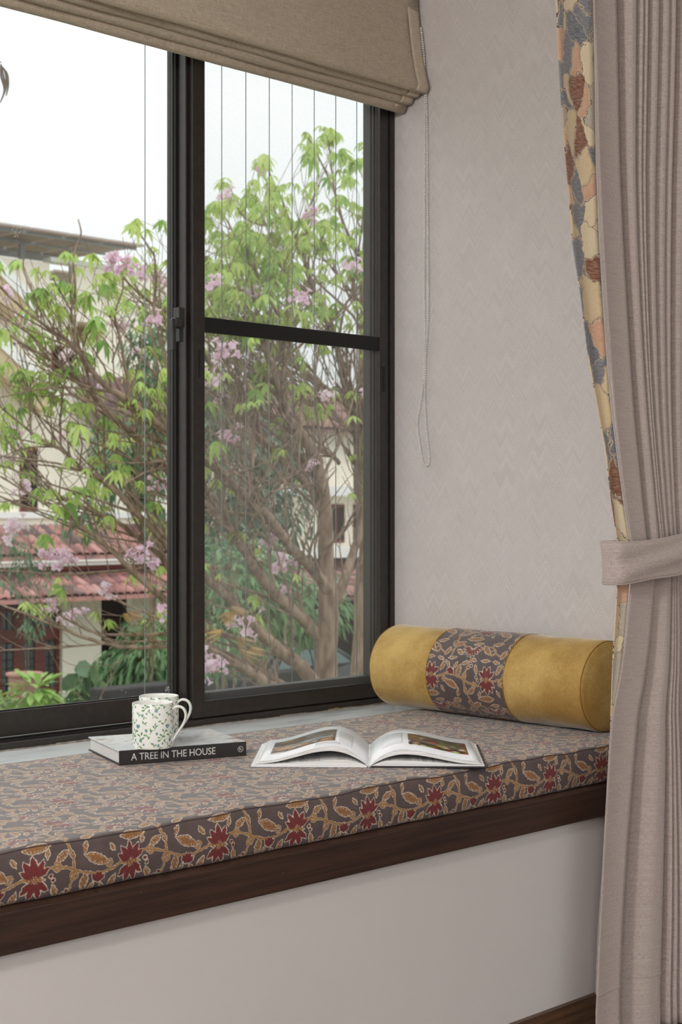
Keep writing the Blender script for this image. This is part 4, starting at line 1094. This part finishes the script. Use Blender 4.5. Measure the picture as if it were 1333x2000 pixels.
# second house further along the street
hb2 = tag(empty('far_house', (0, 0, 0)), 'pale two-storey house with red roof seen behind the tree trunks', 'house')
Y2 = 33.0
X20, X21 = onY(505, V0, Y2).x, onY(900, V0, Y2).x
def h2(name, x0, x1, y0, y1, z0, z1, mat='cream'): return box_obj(name, x0, x1, y0, y1, z0, z1, M[mat], hb2)
zr = onY(640, 832, Y2).z
h2('wall', X20, X21, Y2, Y2 + 8, GZ, zr)
tiled_roof('main_roof', hb2, X20 - 0.4, X21, Y2 - 0.7, zr - 0.15, Y2 + 3.2, onY(640, 762, Y2 + 3.2).z, 5, 0.24, None)
h2('balcony_slab', X20 - 0.2, X21, Y2 - 1.0, Y2, onY(640, 968, Y2 - 1).z, onY(640, 950, Y2 - 1).z, 'ext_white')
h2('porch_beam', X20 - 0.2, X21, Y2 - 1.4, Y2, onY(640, 1090, Y2 - 1.4).z, onY(640, 1070, Y2 - 1.4).z, 'ext_white')
tiled_roof('porch_roof', hb2, X20, X21, Y2 - 3.2, onY(650, 1168, Y2 - 3.2).z, Y2 - 0.1, onY(650, 1092, Y2 - 0.1).z, 4, 0.22, (X20 + 1, onY(716, V0, Y2 - 2).x))
h2('porch_wall', X20, X21, Y2 - 1.0, Y2 - 0.8, GZ, onY(650, 1172, Y2 - 1).z, 'dark_open')
for q in ((548, 860, 590, 930), (640, 985, 672, 1060), (690, 985, 716, 1060)): hwin(*q, par=hb2, Y=Y2)

# ================================================================== FOLIAGE
def leaflet(mb, base, d, up, L, W, droop, m=0):
    """one pointed leaflet folded along its midrib, 8 tris"""
    d = d.normalized(); side = d.cross(up)
    side = side.normalized() if side.length > 1e-5 else d.orthogonal().normalized()
    nn = side.cross(d)
    pts = []
    for t, wd in ((0.0, 0.06), (0.28, 0.8), (0.6, 0.95), (0.85, 0.5), (1.0, 0.0)):
        c = base + d * (L * t) + Vector((0, 0, -droop * L * t * t)) 
        if wd == 0.0: pts.append([c])
        else: pts.append([c - side * (W * wd / 2) + nn * W * 0.10, c, c + side * (W * wd / 2) + nn * W * 0.10])
    V, Fc = [], []
    for row in pts: V += row
    for i in range(3):
        for j in range(2): Fc.append((i*3 + j, i*3 + j + 1, i*3 + j + 4, i*3 + j + 3))
    Fc += [(9, 10, 12), (10, 11, 12)]
    mb.add(V, Fc, m)
def palmate(mb, rnd, size, M4=None):
    n = rnd.choice((5, 5, 4, 6)); base = Vector((0, 0, 0)); stalk = Vector((0.35, 0, 0.12)) * size
    tmp = MB()
    tmp.tube([base, stalk * 0.5 + Vector((0, 0, 0.04 * size)), stalk], [0.012 * size, 0.010 * size, 0.009 * size], 4, caps=False)
    for k in range(n):
        a = math.radians(-100 + 200 * k / (n - 1)) + rnd.uniform(-0.15, 0.15)
        d = Vector((math.cos(a), math.sin(a), -0.25 - 0.25 * rnd.random())); L = size * (0.62 + 0.38 * math.cos(a * 0.6)) * rnd.uniform(0.85, 1.1)
        leaflet(tmp, stalk, d, Vector((0, 0, 1)), L, L * 0.36, rnd.uniform(0.45, 0.9))
    V = [Vector(v) for v in tmp.v]
    if M4: V = [M4 @ v for v in V]
    mb.add(V, tmp.f)
def mesh_of(mb, name, mat, smooth=True):
    me = bpy.data.meshes.new(name); me.from_pydata([tuple(v) for v in mb.v], [], mb.f); me.materials.append(mat)
    if smooth:
        for p in me.polygons: p.use_smooth = True
    return me
TR = random.Random(21)
LEAF = []
for k in range(6):
    mb = MB(); palmate(mb, TR, 1.0); LEAF.append(mb)
LEAFM = [mesh_of(mb, 'leaf', M['leaf']) for mb in LEAF]
def flower_mb(rnd):
    mb = MB()
    for k in range(9):
        c = Vector((rnd.gauss(0, .5), rnd.gauss(0, .5), rnd.gauss(0, .35))); ax = Vector((c.x, c.y, c.z + 0.4 + rnd.gauss(0, .3))).normalized()
        o1 = ax.orthogonal().normalized(); o2 = ax.cross(o1)
        for j in range(5):
            a = 2 * math.pi * j / 5; d = (o1 * math.cos(a) + o2 * math.sin(a)) + ax * 0.75
            leaflet(mb, c, d, ax, 0.42, 0.36, 0.1)
        mb.tube([c - ax * 0.45, c], [0.05, 0.10], 5, caps=False)
    return mb
FLM = [mesh_of(flower_mb(TR), 'flower_cluster', M['pink']) for _ in range(4)]

# ================================================================== TREE (pink trumpet tree across the garden)
tree = tag(empty('flowering_tree', onD(640, 1330, 11.5)), 'wide-branching tree with fresh green leaves and pale pink flowers outside the window', 'tree')
TL = Vector(tree.location); TL.z = GZ; tree.location = TL
def P3(pts):
    """(u, v, depth, thickness px) -> world path with radii"""
    return [(onD(u, v, d), max(0.004, th * 0.5 * d / FPX)) for u, v, d, th in pts]
limbs = {
 'trunk': [(655, 2075, 11.6, 62), (650, 1700, 11.6, 54), (642, 1420, 11.55, 50), (637, 1295, 11.5, 46), (642, 1190, 11.5, 42), (637, 1111, 11.5, 34), (637, 1006, 11.4, 30), (626, 929, 11.3, 26), (600, 863, 11.2, 22), (571, 829, 11.1, 18), (553, 787, 11.0, 15), (537, 740, 10.9, 12), (516, 674, 10.8, 9), (500, 600, 10.7, 6), (485, 520, 10.6, 4)],
 'limb': [
  [(648, 1560, 11.6, 30), (690, 1400, 12.0, 32), (705, 1269, 12.2, 34), (708, 1137, 12.3, 30), (715, 1059, 12.3, 26), (702, 955, 12.3, 24), (702, 876, 12.3, 22), (694, 811, 12.2, 19), (681, 766, 12.2, 16), (663, 692, 12.1, 13), (642, 614, 12.0, 11), (608, 559, 12.0, 9), (597, 514, 11.9, 8), (576, 469, 11.9, 7), (558, 409, 11.8, 5), (532, 351, 11.8, 4), (519, 317, 11.8, 3)],
  [(704, 860, 12.3, 18), (702, 771, 12.5, 16), (708, 692, 12.6, 14), (709, 587, 12.7, 12), (713, 509, 12.7, 10), (715, 417, 12.8, 7), (718, 330, 12.8, 4), (712, 280, 12.8, 3)],
  [(655, 1177, 11.5, 20), (676, 1124, 11.6, 20), (692, 1072, 11.8, 17), (712, 1010, 11.9, 14), (735, 930, 12.0, 11), (760, 820, 12.1, 8)],
  [(647, 1164, 11.5, 24), (613, 1111, 11.3, 22), (579, 1080, 11.1, 20), (553, 1048, 11.0, 18), (527, 1011, 10.8, 17), (492, 980, 10.6, 16), (435, 923, 10.3, 15), (400, 897, 10.1, 14), (328, 842, 9.8, 13), (255, 786, 9.5, 12), (204, 750, 9.4, 11), (173, 717, 9.3, 10), (145, 678, 9.2, 8), (115, 658, 9.2, 7), (74, 625, 9.1, 6), (46, 604, 9.1, 5), (15, 576, 9.0, 4), (-20, 540, 9.0, 3)],
  [(637, 1262, 11.5, 26), (600, 1215, 11.45, 25), (558, 1180, 11.3, 24), (527, 1148, 11.1, 22), (495, 1103, 10.9, 20), (474, 1072, 10.8, 18), (443, 1027, 10.6, 17), (400, 985, 10.4, 16), (327, 918, 10.1, 15), (279, 867, 9.9, 13), (210, 804, 9.7, 11), (168, 759, 9.6, 9), (120, 717, 9.5, 7), (51, 675, 9.4, 5), (0, 642, 9.4, 4)],
  [(640, 1370, 11.5, 30), (590, 1303, 11.3, 28), (553, 1277, 11.2, 26), (516, 1243, 11.0, 22), (477, 1206, 10.9, 20), (443, 1164, 10.8, 18), (400, 1127, 10.7, 16), (327, 1059, 10.4, 14), (252, 987, 10.1, 12), (210, 945, 10.0, 11), (156, 915, 9.9, 9), (126, 882, 9.8, 8), (81, 858, 9.8, 6), (12, 804, 9.7, 4), (-20, 770, 9.7, 3)],
  [(620, 1420, 11.4, 26), (560, 1365, 11.2, 24), (506, 1324, 11.0, 22), (469, 1300, 10.8, 20), (429, 1282, 10.7, 18), (400, 1258, 10.6, 16), (327, 1180, 10.5, 14), (264, 1120, 10.3, 12), (234, 1090, 10.2, 10), (195, 1055, 10.1, 9), (144, 1020, 10.0, 7), (90, 986, 10.0, 5), (0, 930, 9.9, 4)],
    [(400, 1180, 11.2, 13), (327, 1100, 11.0, 12), (264, 1045, 10.9, 10), (210, 1010, 10.8, 8), (129, 975, 10.8, 7), (72, 945, 10.7, 5), (0, 900, 10.7, 3)],
  [(560, 1340, 11.3, 14), (440, 1275, 11.0, 12), (380, 1255, 10.8, 10), (325, 1261, 10.7, 9), (240, 1264, 10.5, 8), (168, 1246, 10.4, 7), (114, 1225, 10.3, 6), (54, 1201, 10.2, 5), (0, 1180, 10.2, 3.5), (-30, 1165, 10.2, 3)],
  [(470, 1250, 11.2, 10), (400, 1230, 11.0, 9), (327, 1237, 10.9, 8), (240, 1240, 10.8, 6), (192, 1237, 10.7, 5), (140, 1215, 10.7, 4), (84, 1180, 10.6, 3)],
  [(430, 1110, 11.6, 8), (327, 1099, 11.5, 7), (270, 1111, 11.4, 6), (174, 1120, 11.3, 5), (90, 1120, 11.2, 4), (0, 1114, 11.2, 3)],
  [(637, 1010, 11.4, 18), (615, 965, 11.35, 18), (590, 937, 11.3, 17), (558, 903, 11.2, 16), (527, 874, 11.1, 13), (495, 815, 11.0, 11), (456, 761, 10.9, 9), (421, 719, 10.8, 7), (380, 670, 10.7, 6), (328, 612, 10.6, 6), (281, 581, 10.6, 5), (240, 543, 10.5, 4)],
  [(694, 815, 12.2, 13), (684, 795, 12.1, 12), (626, 750, 11.9, 11), (571, 708, 11.8, 9), (537, 690, 11.7, 8), (495, 664, 11.7, 6), (450, 610, 11.6, 5), (420, 560, 11.6, 4), (405, 500, 11.6, 3)],
  [(700, 860, 12.2, 12), (689, 842, 12.1, 11), (647, 813, 12.0, 9), (600, 787, 11.9, 8), (553, 761, 11.8, 7), (500, 727, 11.8, 6), (455, 680, 11.7, 4), (430, 620, 11.7, 3)],
  [(660, 905, 11.9, 10), (655, 895, 11.8, 9), (616, 876, 11.7, 8), (574, 845, 11.6, 7), (527, 813, 11.5, 6), (480, 780, 11.4, 5), (430, 740, 11.4, 4), (380, 700, 11.3, 3)],
  [(487, 975, 10.6, 11), (492, 889, 10.7, 9), (485, 824, 10.8, 8), (487, 770, 10.8, 6), (470, 700, 10.8, 5), (450, 640, 10.8, 4)],
  [(655, 680, 12.1, 10), (639, 630, 12.0, 9), (616, 580, 12.0, 8), (571, 553, 11.9, 6), (532, 517, 11.9, 5), (500, 470, 11.9, 3.5)],
  [(705, 600, 12.7, 9), (690, 560, 12.6, 8), (697, 496, 12.6, 7), (673, 443, 12.5, 6), (655, 378, 12.5, 5), (634, 330, 12.5, 4), (608, 278, 12.4, 3), (594, 258, 12.4, 2.5)],
  [(655, 378, 12.5, 5), (648, 330, 12.5, 4), (642, 267, 12.5, 2.5)],
  [(553, 640, 11.2, 7), (520, 570, 11.1, 6), (505, 540, 11.1, 5.5), (479, 496, 11.0, 5), (453, 448, 11.0, 4), (425, 400, 11.0, 3)],
  [(558, 420, 11.8, 4.5), (520, 440, 11.5, 4), (479, 425, 11.4, 4), (450, 383, 11.3, 3), (442, 357, 11.3, 2.5)],
  [(258, 788, 9.5, 8), (245, 719, 9.5, 7), (235, 661, 9.5, 6), (224, 618, 9.5, 5), (240, 564, 9.5, 4), (236, 528, 9.5, 3)],
  [(145, 678, 9.2, 6), (148, 645, 9.2, 5.5), (139, 610, 9.2, 5), (148, 574, 9.2, 4.5), (144, 502, 9.2, 4), (158, 459, 9.2, 3.5), (153, 428, 9.2, 2.5)],
  [(139, 607, 9.2, 4), (110, 556, 9.2, 3.5), (102, 538, 9.2, 2.5)],
  [(74, 622, 9.1, 5), (69, 584, 9.1, 4.5), (48, 533, 9.1, 3.5), (46, 500, 9.1, 2.5)],
  [(330, 740, 10.2, 6), (324, 707, 10.2, 6), (311, 655, 10.2, 5), (301, 602, 10.2, 5), (304, 546, 10.2, 4), (301, 500, 10.2, 4), (278, 464, 10.2, 3.5), (265, 428, 10.2, 3)],
  [(210, 945, 10.0, 5), (204, 880, 10.0, 4.5), (203, 820, 10.0, 4), (200, 760, 10.0, 3)],
  [(120, 880, 9.8, 5), (118, 815, 9.8, 4.5), (125, 755, 9.8, 3.5), (135, 720, 9.8, 2.5)],
  [(62, 860, 9.8, 4.5), (58, 800, 9.8, 4), (55, 770, 9.8, 3.5), (38, 730, 9.8, 2.5)],
  [(15, 576, 9.0, 4), (-60, 480, 8.8, 3.5), (-110, 330, 8.6, 3.5), (-80, 180, 8.5, 3), (-30, 118, 8.5, 2.5), (2, 122, 8.5, 2)],
 ]}
LIMBS = []   # world coords paths
def add_limb(name, pts):
    w_ = P3(pts); sm = smoothpath([(p.x, p.y, p.z, r) for p, r in w_], 5)
    jit = 0.004
    path = []
    for i, q in enumerate(sm):
        k = 0 if i in (0, len(sm) - 1) else jit * min(1.0, q[3] / 0.02)
        path.append((Vector(q[:3]) + Vector((TR.gauss(0, k), TR.gauss(0, k), TR.gauss(0, k))), q[3]))
    MB().tube([p - TL for p, r in path], [r for p, r in path], 10 if path[0][1] > 0.03 else 7).build(name, M['bark'], tree, smooth=True)
    LIMBS.append(path)
add_limb('trunk', limbs['trunk'])
for pts in limbs['limb']: add_limb('limb', pts)
tw = MB(); tips = []
SKYLINE = [(-400, 300), (-40, 480), (30, 495), (60, 500), (110, 520), (150, 425), (170, 480), (215, 500), (235, 470), (262, 400), (330, 425), (395, 400), (440, 345), (480, 380), (505, 300), (540, 340), (570, 345), (590, 250), (650, 245), (680, 300), (735, 300), (900, 300)]   # outline of the crown
def pix(p):
    q = p - EYE; d = q.dot(FW); return U0 + FPX * q.dot(RT) / d, V0 - FPX * q.z / d
def twig(p, d, L, r, level, lift=0.13):
    n = 5 if L < 0.7 else 8; path = [p]; rr = [r]; dd = d.normalized()
    for k in range(n):
        dd = (dd + Vector((TR.gauss(0, .16), TR.gauss(0, .16), lift + TR.gauss(0, .08)))).normalized()
        p = p + dd * (L / n); path.append(p); rr.append(max(0.0022, r * (1 - 0.75 * (k + 1) / n)))
        if level > 0 and k >= 1 and TR.random() < 0.6:
            sd = (dd + Vector((TR.gauss(0, .7), TR.gauss(0, .7), TR.gauss(0.25, .4)))).normalized(); twig(p, sd, L * TR.uniform(.35, .6), rr[-1] * 0.75, level - 1)
    u_, v_ = pix(path[-1])
    if v_ < interp(SKYLINE, u_): return
    tw.tube([q - TL for q in path], rr, 5, caps=False); tips.append((path[-1], dd, L))
for path in LIMBS:
    thin = [(i, p, r) for i, (p, r) in enumerate(path) if r < 0.06 and 0 < i < len(path) - 1]
    for i, p, r in thin:
        if p.z < GZ + 1.4: continue
        tg = (path[i+1][0] - path[i-1][0]).normalized()
        if TR.random() < 0.42:      # upright leafy twig
            d = tg * 0.55 + Vector((TR.gauss(0, .45), TR.gauss(0, .45), TR.uniform(0.15, 0.9)))
            twig(p, d, TR.uniform(0.22, 0.58), min(0.009, r * 0.5), 1 if TR.random() < 0.7 else 0)
        uu_, vv_ = pix(p)
        if r > 0.010 and TR.random() < interp([(700, 0.30), (1000, 0.34), (1100, 0.20), (1250, 0.12)], vv_) * (1.5 if uu_ > 390 else 1.0):     # long thin bare side branch
            d = tg + Vector((TR.gauss(0, .32), TR.gauss(0, .32), TR.gauss(0.02, .26)))
            twig(p, d, TR.uniform(0.7, 1.7), min(0.014, r * 0.5), 1, 0.02)
    e, r = path[-1]; dd = (path[-1][0] - path[-3][0]).normalized()
    if e.z > GZ + 1: tips.append((e, dd, 0.5)); tips.append((e, dd, 0.4))
o = tw.build('twigs', M['bark'], tree, smooth=True); o['kind'] = 'stuff'
# leaves and flowers at the twig tips
TR.shuffle(tips)
cand = []
for (p, d, L) in tips:
    u, v = pix(p)
    keep = interp([(300, 0.95), (600, 0.80), (760, 0.60), (950, 0.42), (1100, 0.28), (1250, 0.14), (1400, 0.1)], v)
    if u > 400: keep *= interp([(420, 1.6), (600, 1.5), (680, 0.5), (900, 0.42), (1300, 0.7)], v)
    if u < 340 and v < 690: keep *= 0.55
    if u < 340 and 720 < v < 1050: keep *= 1.6
    if TR.random() > keep * 0.62: continue
    n = TR.choice((1, 1, 2, 2, 3))
    for k in range(n):
        a = TR.uniform(0, 2 * math.pi); s_ = TR.choice((TR.uniform(0.04, 0.075), TR.uniform(0.05, 0.085), TR.uniform(0.075, 0.12)))
        mt = Matrix.Translation(p - TL) @ Matrix.Rotation(a, 4, 'Z') @ Matrix.Rotation(TR.uniform(-0.2, 0.7), 4, 'Y') @ Matrix.Scale(s_, 4)
        inside = (-20 < u < 345 or 385 < u < 735) and 90 < v < 1370
        cand.append((inside, s_ / (p - EYE).length, mt))
cand.sort(key=lambda t: (-t[0], -t[1]))
rest = MB()
for i, (ins, _, mt) in enumerate(cand):
    if i < 290 and ins:
        o = bpy.data.objects.new('leaf', TR.choice(LEAFM)); link(o, tree); o.matrix_local = mt
    else:
        s = TR.choice(LEAF); rest.add([mt @ Vector(v) for v in s.v], s.f)
if rest.v:
    o = rest.build('small_leaves', M['leaf'], tree, smooth=True); o['kind'] = 'stuff'
def flower(u, v, d, s_):
    o = bpy.data.objects.new('flower_cluster', TR.choice(FLM)); link(o, tree)
    o.location = onD(u, v, d) - TL; o.scale = (s_, s_, s_); o.rotation_euler = (TR.uniform(-.4, .4), TR.uniform(-.4, .4), TR.uniform(0, 6))
for u, v, s_ in ((222, 507, .085), (243, 515, .08), (275, 530, .07), (320, 545, .07), (228, 640, .07), (305, 630, .07), (52, 628, .075), (14, 570, .06), (130, 693, .08), (190, 760, .05), (12, 840, .08), (128, 850, .06), (20, 900, .06), (25, 1030, .09), (38, 1022, .07),
                 (105, 1085, .09), (120, 1095, .09), (92, 1080, .07), (130, 1205, .06), (102, 1185, .06), (145, 1200, .06), (160, 1198, .05), (50, 948, .07), (28, 980, .04), (275, 1085, .08), (290, 1080, .07), (312, 948, .07), (205, 1150, .07), (318, 1190, .06), (300, 1100, .06), (265, 685, .05),
                 (437, 378, .07), (505, 335, .05), (610, 415, .07), (690, 525, .07), (415, 560, .08), (490, 580, .08), (588, 585, .07), (440, 690, .09), (512, 720, .1), (405, 735, .1), (445, 855, .08), (610, 912, .055), (435, 770, .07), (530, 1060, .07), (540, 1098, .075), (555, 1102, .07), (482, 1225, .10), (488, 1215, .08), (408, 1295, .085), (420, 1305, .08), (400, 1310, .07), (720, 780, .07), (640, 770, .06), (560, 1150, .05)):
    flower(u, v, TR.uniform(9.4, 11.6), s_ * 1.15)
# a few dry leaves and hanging seed pods
DRY = mesh_of(LEAF[1], 'dry_leaf', M['leaf_dry'])
for u, v in ((245, 1195), (255, 1190), (430, 1225), (450, 1190), (470, 1240), (495, 1260), (458, 1180), (478, 1265), (440, 1200)):
    o = bpy.data.objects.new('dry_leaf', DRY); link(o, tree); s_ = TR.uniform(.09, .15); o.location = onD(u, v, TR.uniform(9.8, 10.6)) - TL; o.scale = (s_ * .5, s_ * .5, s_); o.rotation_euler = (0, 1.3, TR.uniform(0, 6))
for k, (du, dv, ln) in enumerate(((0, 0, 62), (4, 4, 48), (8, 6, 58), (-4, 2, 70))):
    mb = MB(); base = onD(2 + du * .3, 124 + dv, 8.5)
    pth = smoothpath([tuple(base), tuple(onD(6 + du, 124 + ln * .35, 8.5)), tuple(onD(11 + du * .6, 124 + ln * .75, 8.5)), tuple(onD(4 + du, 124 + ln * 1.1, 8.5))], 5)
    mb.tube([Vector(q) - TL for q in pth], [0.003 + 0.004 * math.sin(math.pi * i / (len(pth) - 1)) for i in range(len(pth))], 6)
    mb.build('seed_pod', M['pod'], tree, smooth=True)

# ================================================================== SHRUBS AND GARDEN THINGS
def shrub(name, label, cat, blobs, nleaf, L, mat, group=None, stems=3, hang=0.3, foliage='foliage', srad=0.02):
    base = Vector(blobs[0][0]); base.z = GZ
    t = tag(empty(name, base), label, cat, group)
    mb = MB()
    for k in range(nleaf):
        (c, r) = TR.choice(blobs); c = Vector(c)
        d = Vector((TR.gauss(0, 1), TR.gauss(0, 1), TR.gauss(0, 1))).normalized()
        p = c + Vector((d.x * r[0], d.y * r[1], d.z * r[2])) * (TR.random() ** 0.35)
        leaflet(mb, p - base, (d + Vector((TR.gauss(0, .5), TR.gauss(0, .5), -hang))), Vector((0, 0, 1)), L * TR.uniform(.7, 1.3), L * TR.uniform(.28, .42), hang)
    o = mb.build(foliage, mat, t, smooth=True); o['kind'] = 'stuff'
    for k in range(stems):
        (c, r) = blobs[k % len(blobs)]
        q = Vector(c) - base
        MB().tube([(TR.uniform(-.1, .1), TR.uniform(-.1, .1), 0), (q.x * .5, q.y * .5, q.z * .6), (q.x, q.y, q.z)], [srad, srad * .7, srad * .4], 6).build('stem', M['bark'], t, smooth=True)
    return t
def bl3(u, v, d, rx, ry, rz): return (tuple(onD(u, v, d)), (rx, ry, rz))
shrub('garden_shrub', 'dense green shrub in front of the dark doorway of the house', 'shrub', [bl3(215, 1335, 27, .7, .7, .35), bl3(260, 1310, 26.5, .7, .7, .5), bl3(300, 1300, 26, .7, .7, .6), bl3(285, 1250, 26.5, .5, .5, .5), bl3(330, 1340, 26, .8, .8, .6)], 4600, .17, M['leaf_mid'], hang=.7)
shrub('garden_tree', 'dark green leafy tree growing in front of the cream wall', 'tree', [bl3(300, 640, 25, .5, .5, .6), bl3(290, 690, 25, .55, .5, .6), bl3(315, 760, 25, .5, .5, .8), bl3(235, 850, 25.5, .5, .5, .45), bl3(250, 920, 25.5, .55, .5, .6), bl3(165, 1000, 25.5, .45, .5, .45), bl3(310, 960, 25, .4, .6, .9), bl3(215, 900, 25, .4, .4, .4), bl3(320, 860, 25, .4, .5, .8)], 1700, .17, M['leaf_dark'], hang=.6)
shrub('climbing_plant', 'dark green climber hanging over the red porch tiles', 'climber', [bl3(55, 1065, 26, .35, .35, .4), bl3(45, 1100, 26, .3, .3, .3), bl3(100, 1130, 26, .35, .3, .3), bl3(25, 1130, 26, .35, .3, .3), bl3(75, 1170, 26, .5, .3, .22), bl3(62, 1215, 26, .25, .25, .3), bl3(15, 1060, 26, .3, .3, .3)], 520, .12, M['leaf_dark'], hang=.45, stems=2, srad=.008)
shrub('background_tree', 'dense dark evergreen behind the bare branches of the right pane', 'tree', [bl3(440, 850, 20, .7, .7, .8), bl3(425, 960, 20, .6, .7, .8), bl3(490, 830, 21, .8, .7, .6), bl3(470, 930, 20, .6, .6, .7), bl3(520, 930, 21, .6, .6, .6), bl3(430, 1060, 19, .6, .6, .6), bl3(500, 1010, 20, .6, .6, .6), bl3(540, 880, 21, .5, .6, .5), bl3(550, 1000, 21, .5, .6, .5), bl3(410, 760, 20, .5, .6, .6)], 3000, .15, M['leaf_dark'], hang=.5)
shrub('hedge_bush', 'green bush low behind the tree limbs at the bottom of the right pane', 'bush', [bl3(440, 1150, 16.3, .7, .7, .5), bl3(500, 1160, 16.3, .6, .7, .5), bl3(420, 1230, 15.8, .6, .6, .5), bl3(580, 1190, 16.6, .6, .6, .45), bl3(470, 1100, 16.3, .6, .6, .4), bl3(610, 1180, 16.8, .5, .5, .4)], 2600,   .12, M['leaf_mid'], hang=.5)
shrub('lime_croton', 'lime green variegated plant low by the folding door', 'plant', [bl3(66, 1352, 24.6, .30, .26, .26)], 70, .38, M['leaf_lime'], hang=.25, stems=2, foliage='variegated_foliage')
shrub('ground_cover', 'low green planting along the bottom of the left pane', 'plants', [bl3(10, 1385, 25.5, .8, .6, .28), bl3(70, 1392, 25.5, .8, .6, .25), bl3(130, 1382, 25.5, .8, .6, .3), bl3(-40, 1390, 25.5, .8, .6, .28)], 1800, .14, M['leaf_mid'], hang=.3)
# big-leaved plant: every leaf a part
ph = tag(empty('philodendron', onD(165, 1385, 25.4)), 'dark plant with big glossy leaves beside the cream pillar', 'plant')
PB = Vector(ph.location)
for u, v, u2, v2, wv in ((150, 1315, 135, 1328, .30), (146, 1308, 160, 1306, .34), (178, 1300, 185, 1325, .26), (185, 1290, 178, 1312, .24), (165, 1320, 170, 1350, .26), (150, 1345, 138, 1362, .28), (195, 1330, 205, 1350, .26), (160, 1350, 150, 1375, .28)):
    mb = MB(); a, b = onD(u, v, 25.4), onD(u2, v2, 25.4); mid = (a + b) / 2 + Vector((0, -.05, .05)); d = (b - a)
    leaflet(mb, a - PB, d, Vector((0.3, -1, 0.4)), max(.34, d.length * 1.5), wv, .2); mb.build('leaf', M['leaf_dark'], ph, smooth=True)
    mb = MB(); mb.tube([Vector((0, 0, 0)), (a - PB) * 0.6 + Vector((.05, 0, 0)), a - PB], [0.02, 0.015, 0.01], 5); mb.build('stem', M['leaf_dark'], ph, smooth=True)
# clay drum table
p = onD(48, 1318, 26.5); p.z = GZ
gt = tag(empty('garden_table', p), 'round red-brown garden table standing before the folding door', 'table')
zt_t = onD(48, 1314, 26.5).z - GZ
MB().lathe([(0.001, zt_t), (0.33, zt_t), (0.335, zt_t - .02), (0.33, zt_t - .045), (0.001, zt_t - .045)], 32).build('table_top', M['terracotta'], gt, smooth=False)
MB().lathe([(0.29, zt_t - .045), (0.25, zt_t * .7), (0.18, zt_t * .45), (0.17, zt_t * .2), (0.24, 0.0), (0.001, 0.0)], 24).build('pedestal', M['terracotta'], gt, smooth=True)
# dark stone planter
a = onD(285, 1352, 24.2)
MB().box(a.x - 1.0, a.x + 1.3, a.y - 0.3, a.y + 0.15, GZ, onD(285, 1335, 24.2).z).build('stone_planter', M['stone_dark'], bevel=0.03)
tag(bpy.data.objects['stone_planter'], 'long dark stone planter below the green shrub', 'planter')

# parked car seen through the lowest branches
cc_ = onD(560, 1400, 34.0); cc_.z = GZ
car = tag(empty('parked_car', cc_, 0.04), 'black car parked in front of the pale house behind the tree trunk', 'car')
prof = [(-2.1, .35), (-2.15, .62), (-2.05, .84), (-1.35, .95), (-0.75, 1.40), (0.75, 1.45), (1.55, 1.0), (2.1, .90), (2.15, .5), (2.1, .32)]
mb = MB(); rows = [[(x, y * (1 if z < 1 else .82), z) for x, z in prof] for y in (-.85, .85)]
b = mb.grid(rows); k = len(prof); mb.f += [tuple(b + i for i in range(k))[::-1], tuple(b + k + i for i in range(k))]; mb.mi += [0, 0]
mb.f.append((b, b + k, b + 2*k - 1, b + k - 1)); mb.mi.append(0)
mb.build('body', M['car'], car, bevel=0.05, bseg=3)
for y in (-1, 1):
    for (xa, xb) in ((-.72, -.02), (.04, .72)):
        mb = MB(); mb.add([(xa - (.38 if xa < -.5 else 0), y * .862, .98), (xb + (.5 if xb > .5 else 0), y * .862, 1.0), (xb, y * .735, 1.36), (xa, y * .735, 1.34)], [(0, 1, 2, 3)]); mb.build('side_window', M['car_glass'], car, solid=0.02)
for xs in (((-1.38, .965), (-.80, 1.385)), ((1.52, 1.03), (.80, 1.44))):
    (xa, za_), (xb, zb_2) = xs; s_ = -1 if xa < 0 else 1
    mb = MB(); mb.add([(xa + s_ * .03, -.68, za_), (xa + s_ * .03, .68, za_), (xb + s_ * .03, .6, zb_2), (xb + s_ * .03, -.6, zb_2)], [(0, 1, 2, 3)]); mb.build('windscreen', M['car_glass'], car, solid=0.02)
for x in (-1.35, 1.35):
    for y in (-.80, .80):
        wl = MB().tube([(x, y - .1, .32), (x, y + .1, .32)], .32, 20).build('wheel', M['black'], car, bevel=.02)
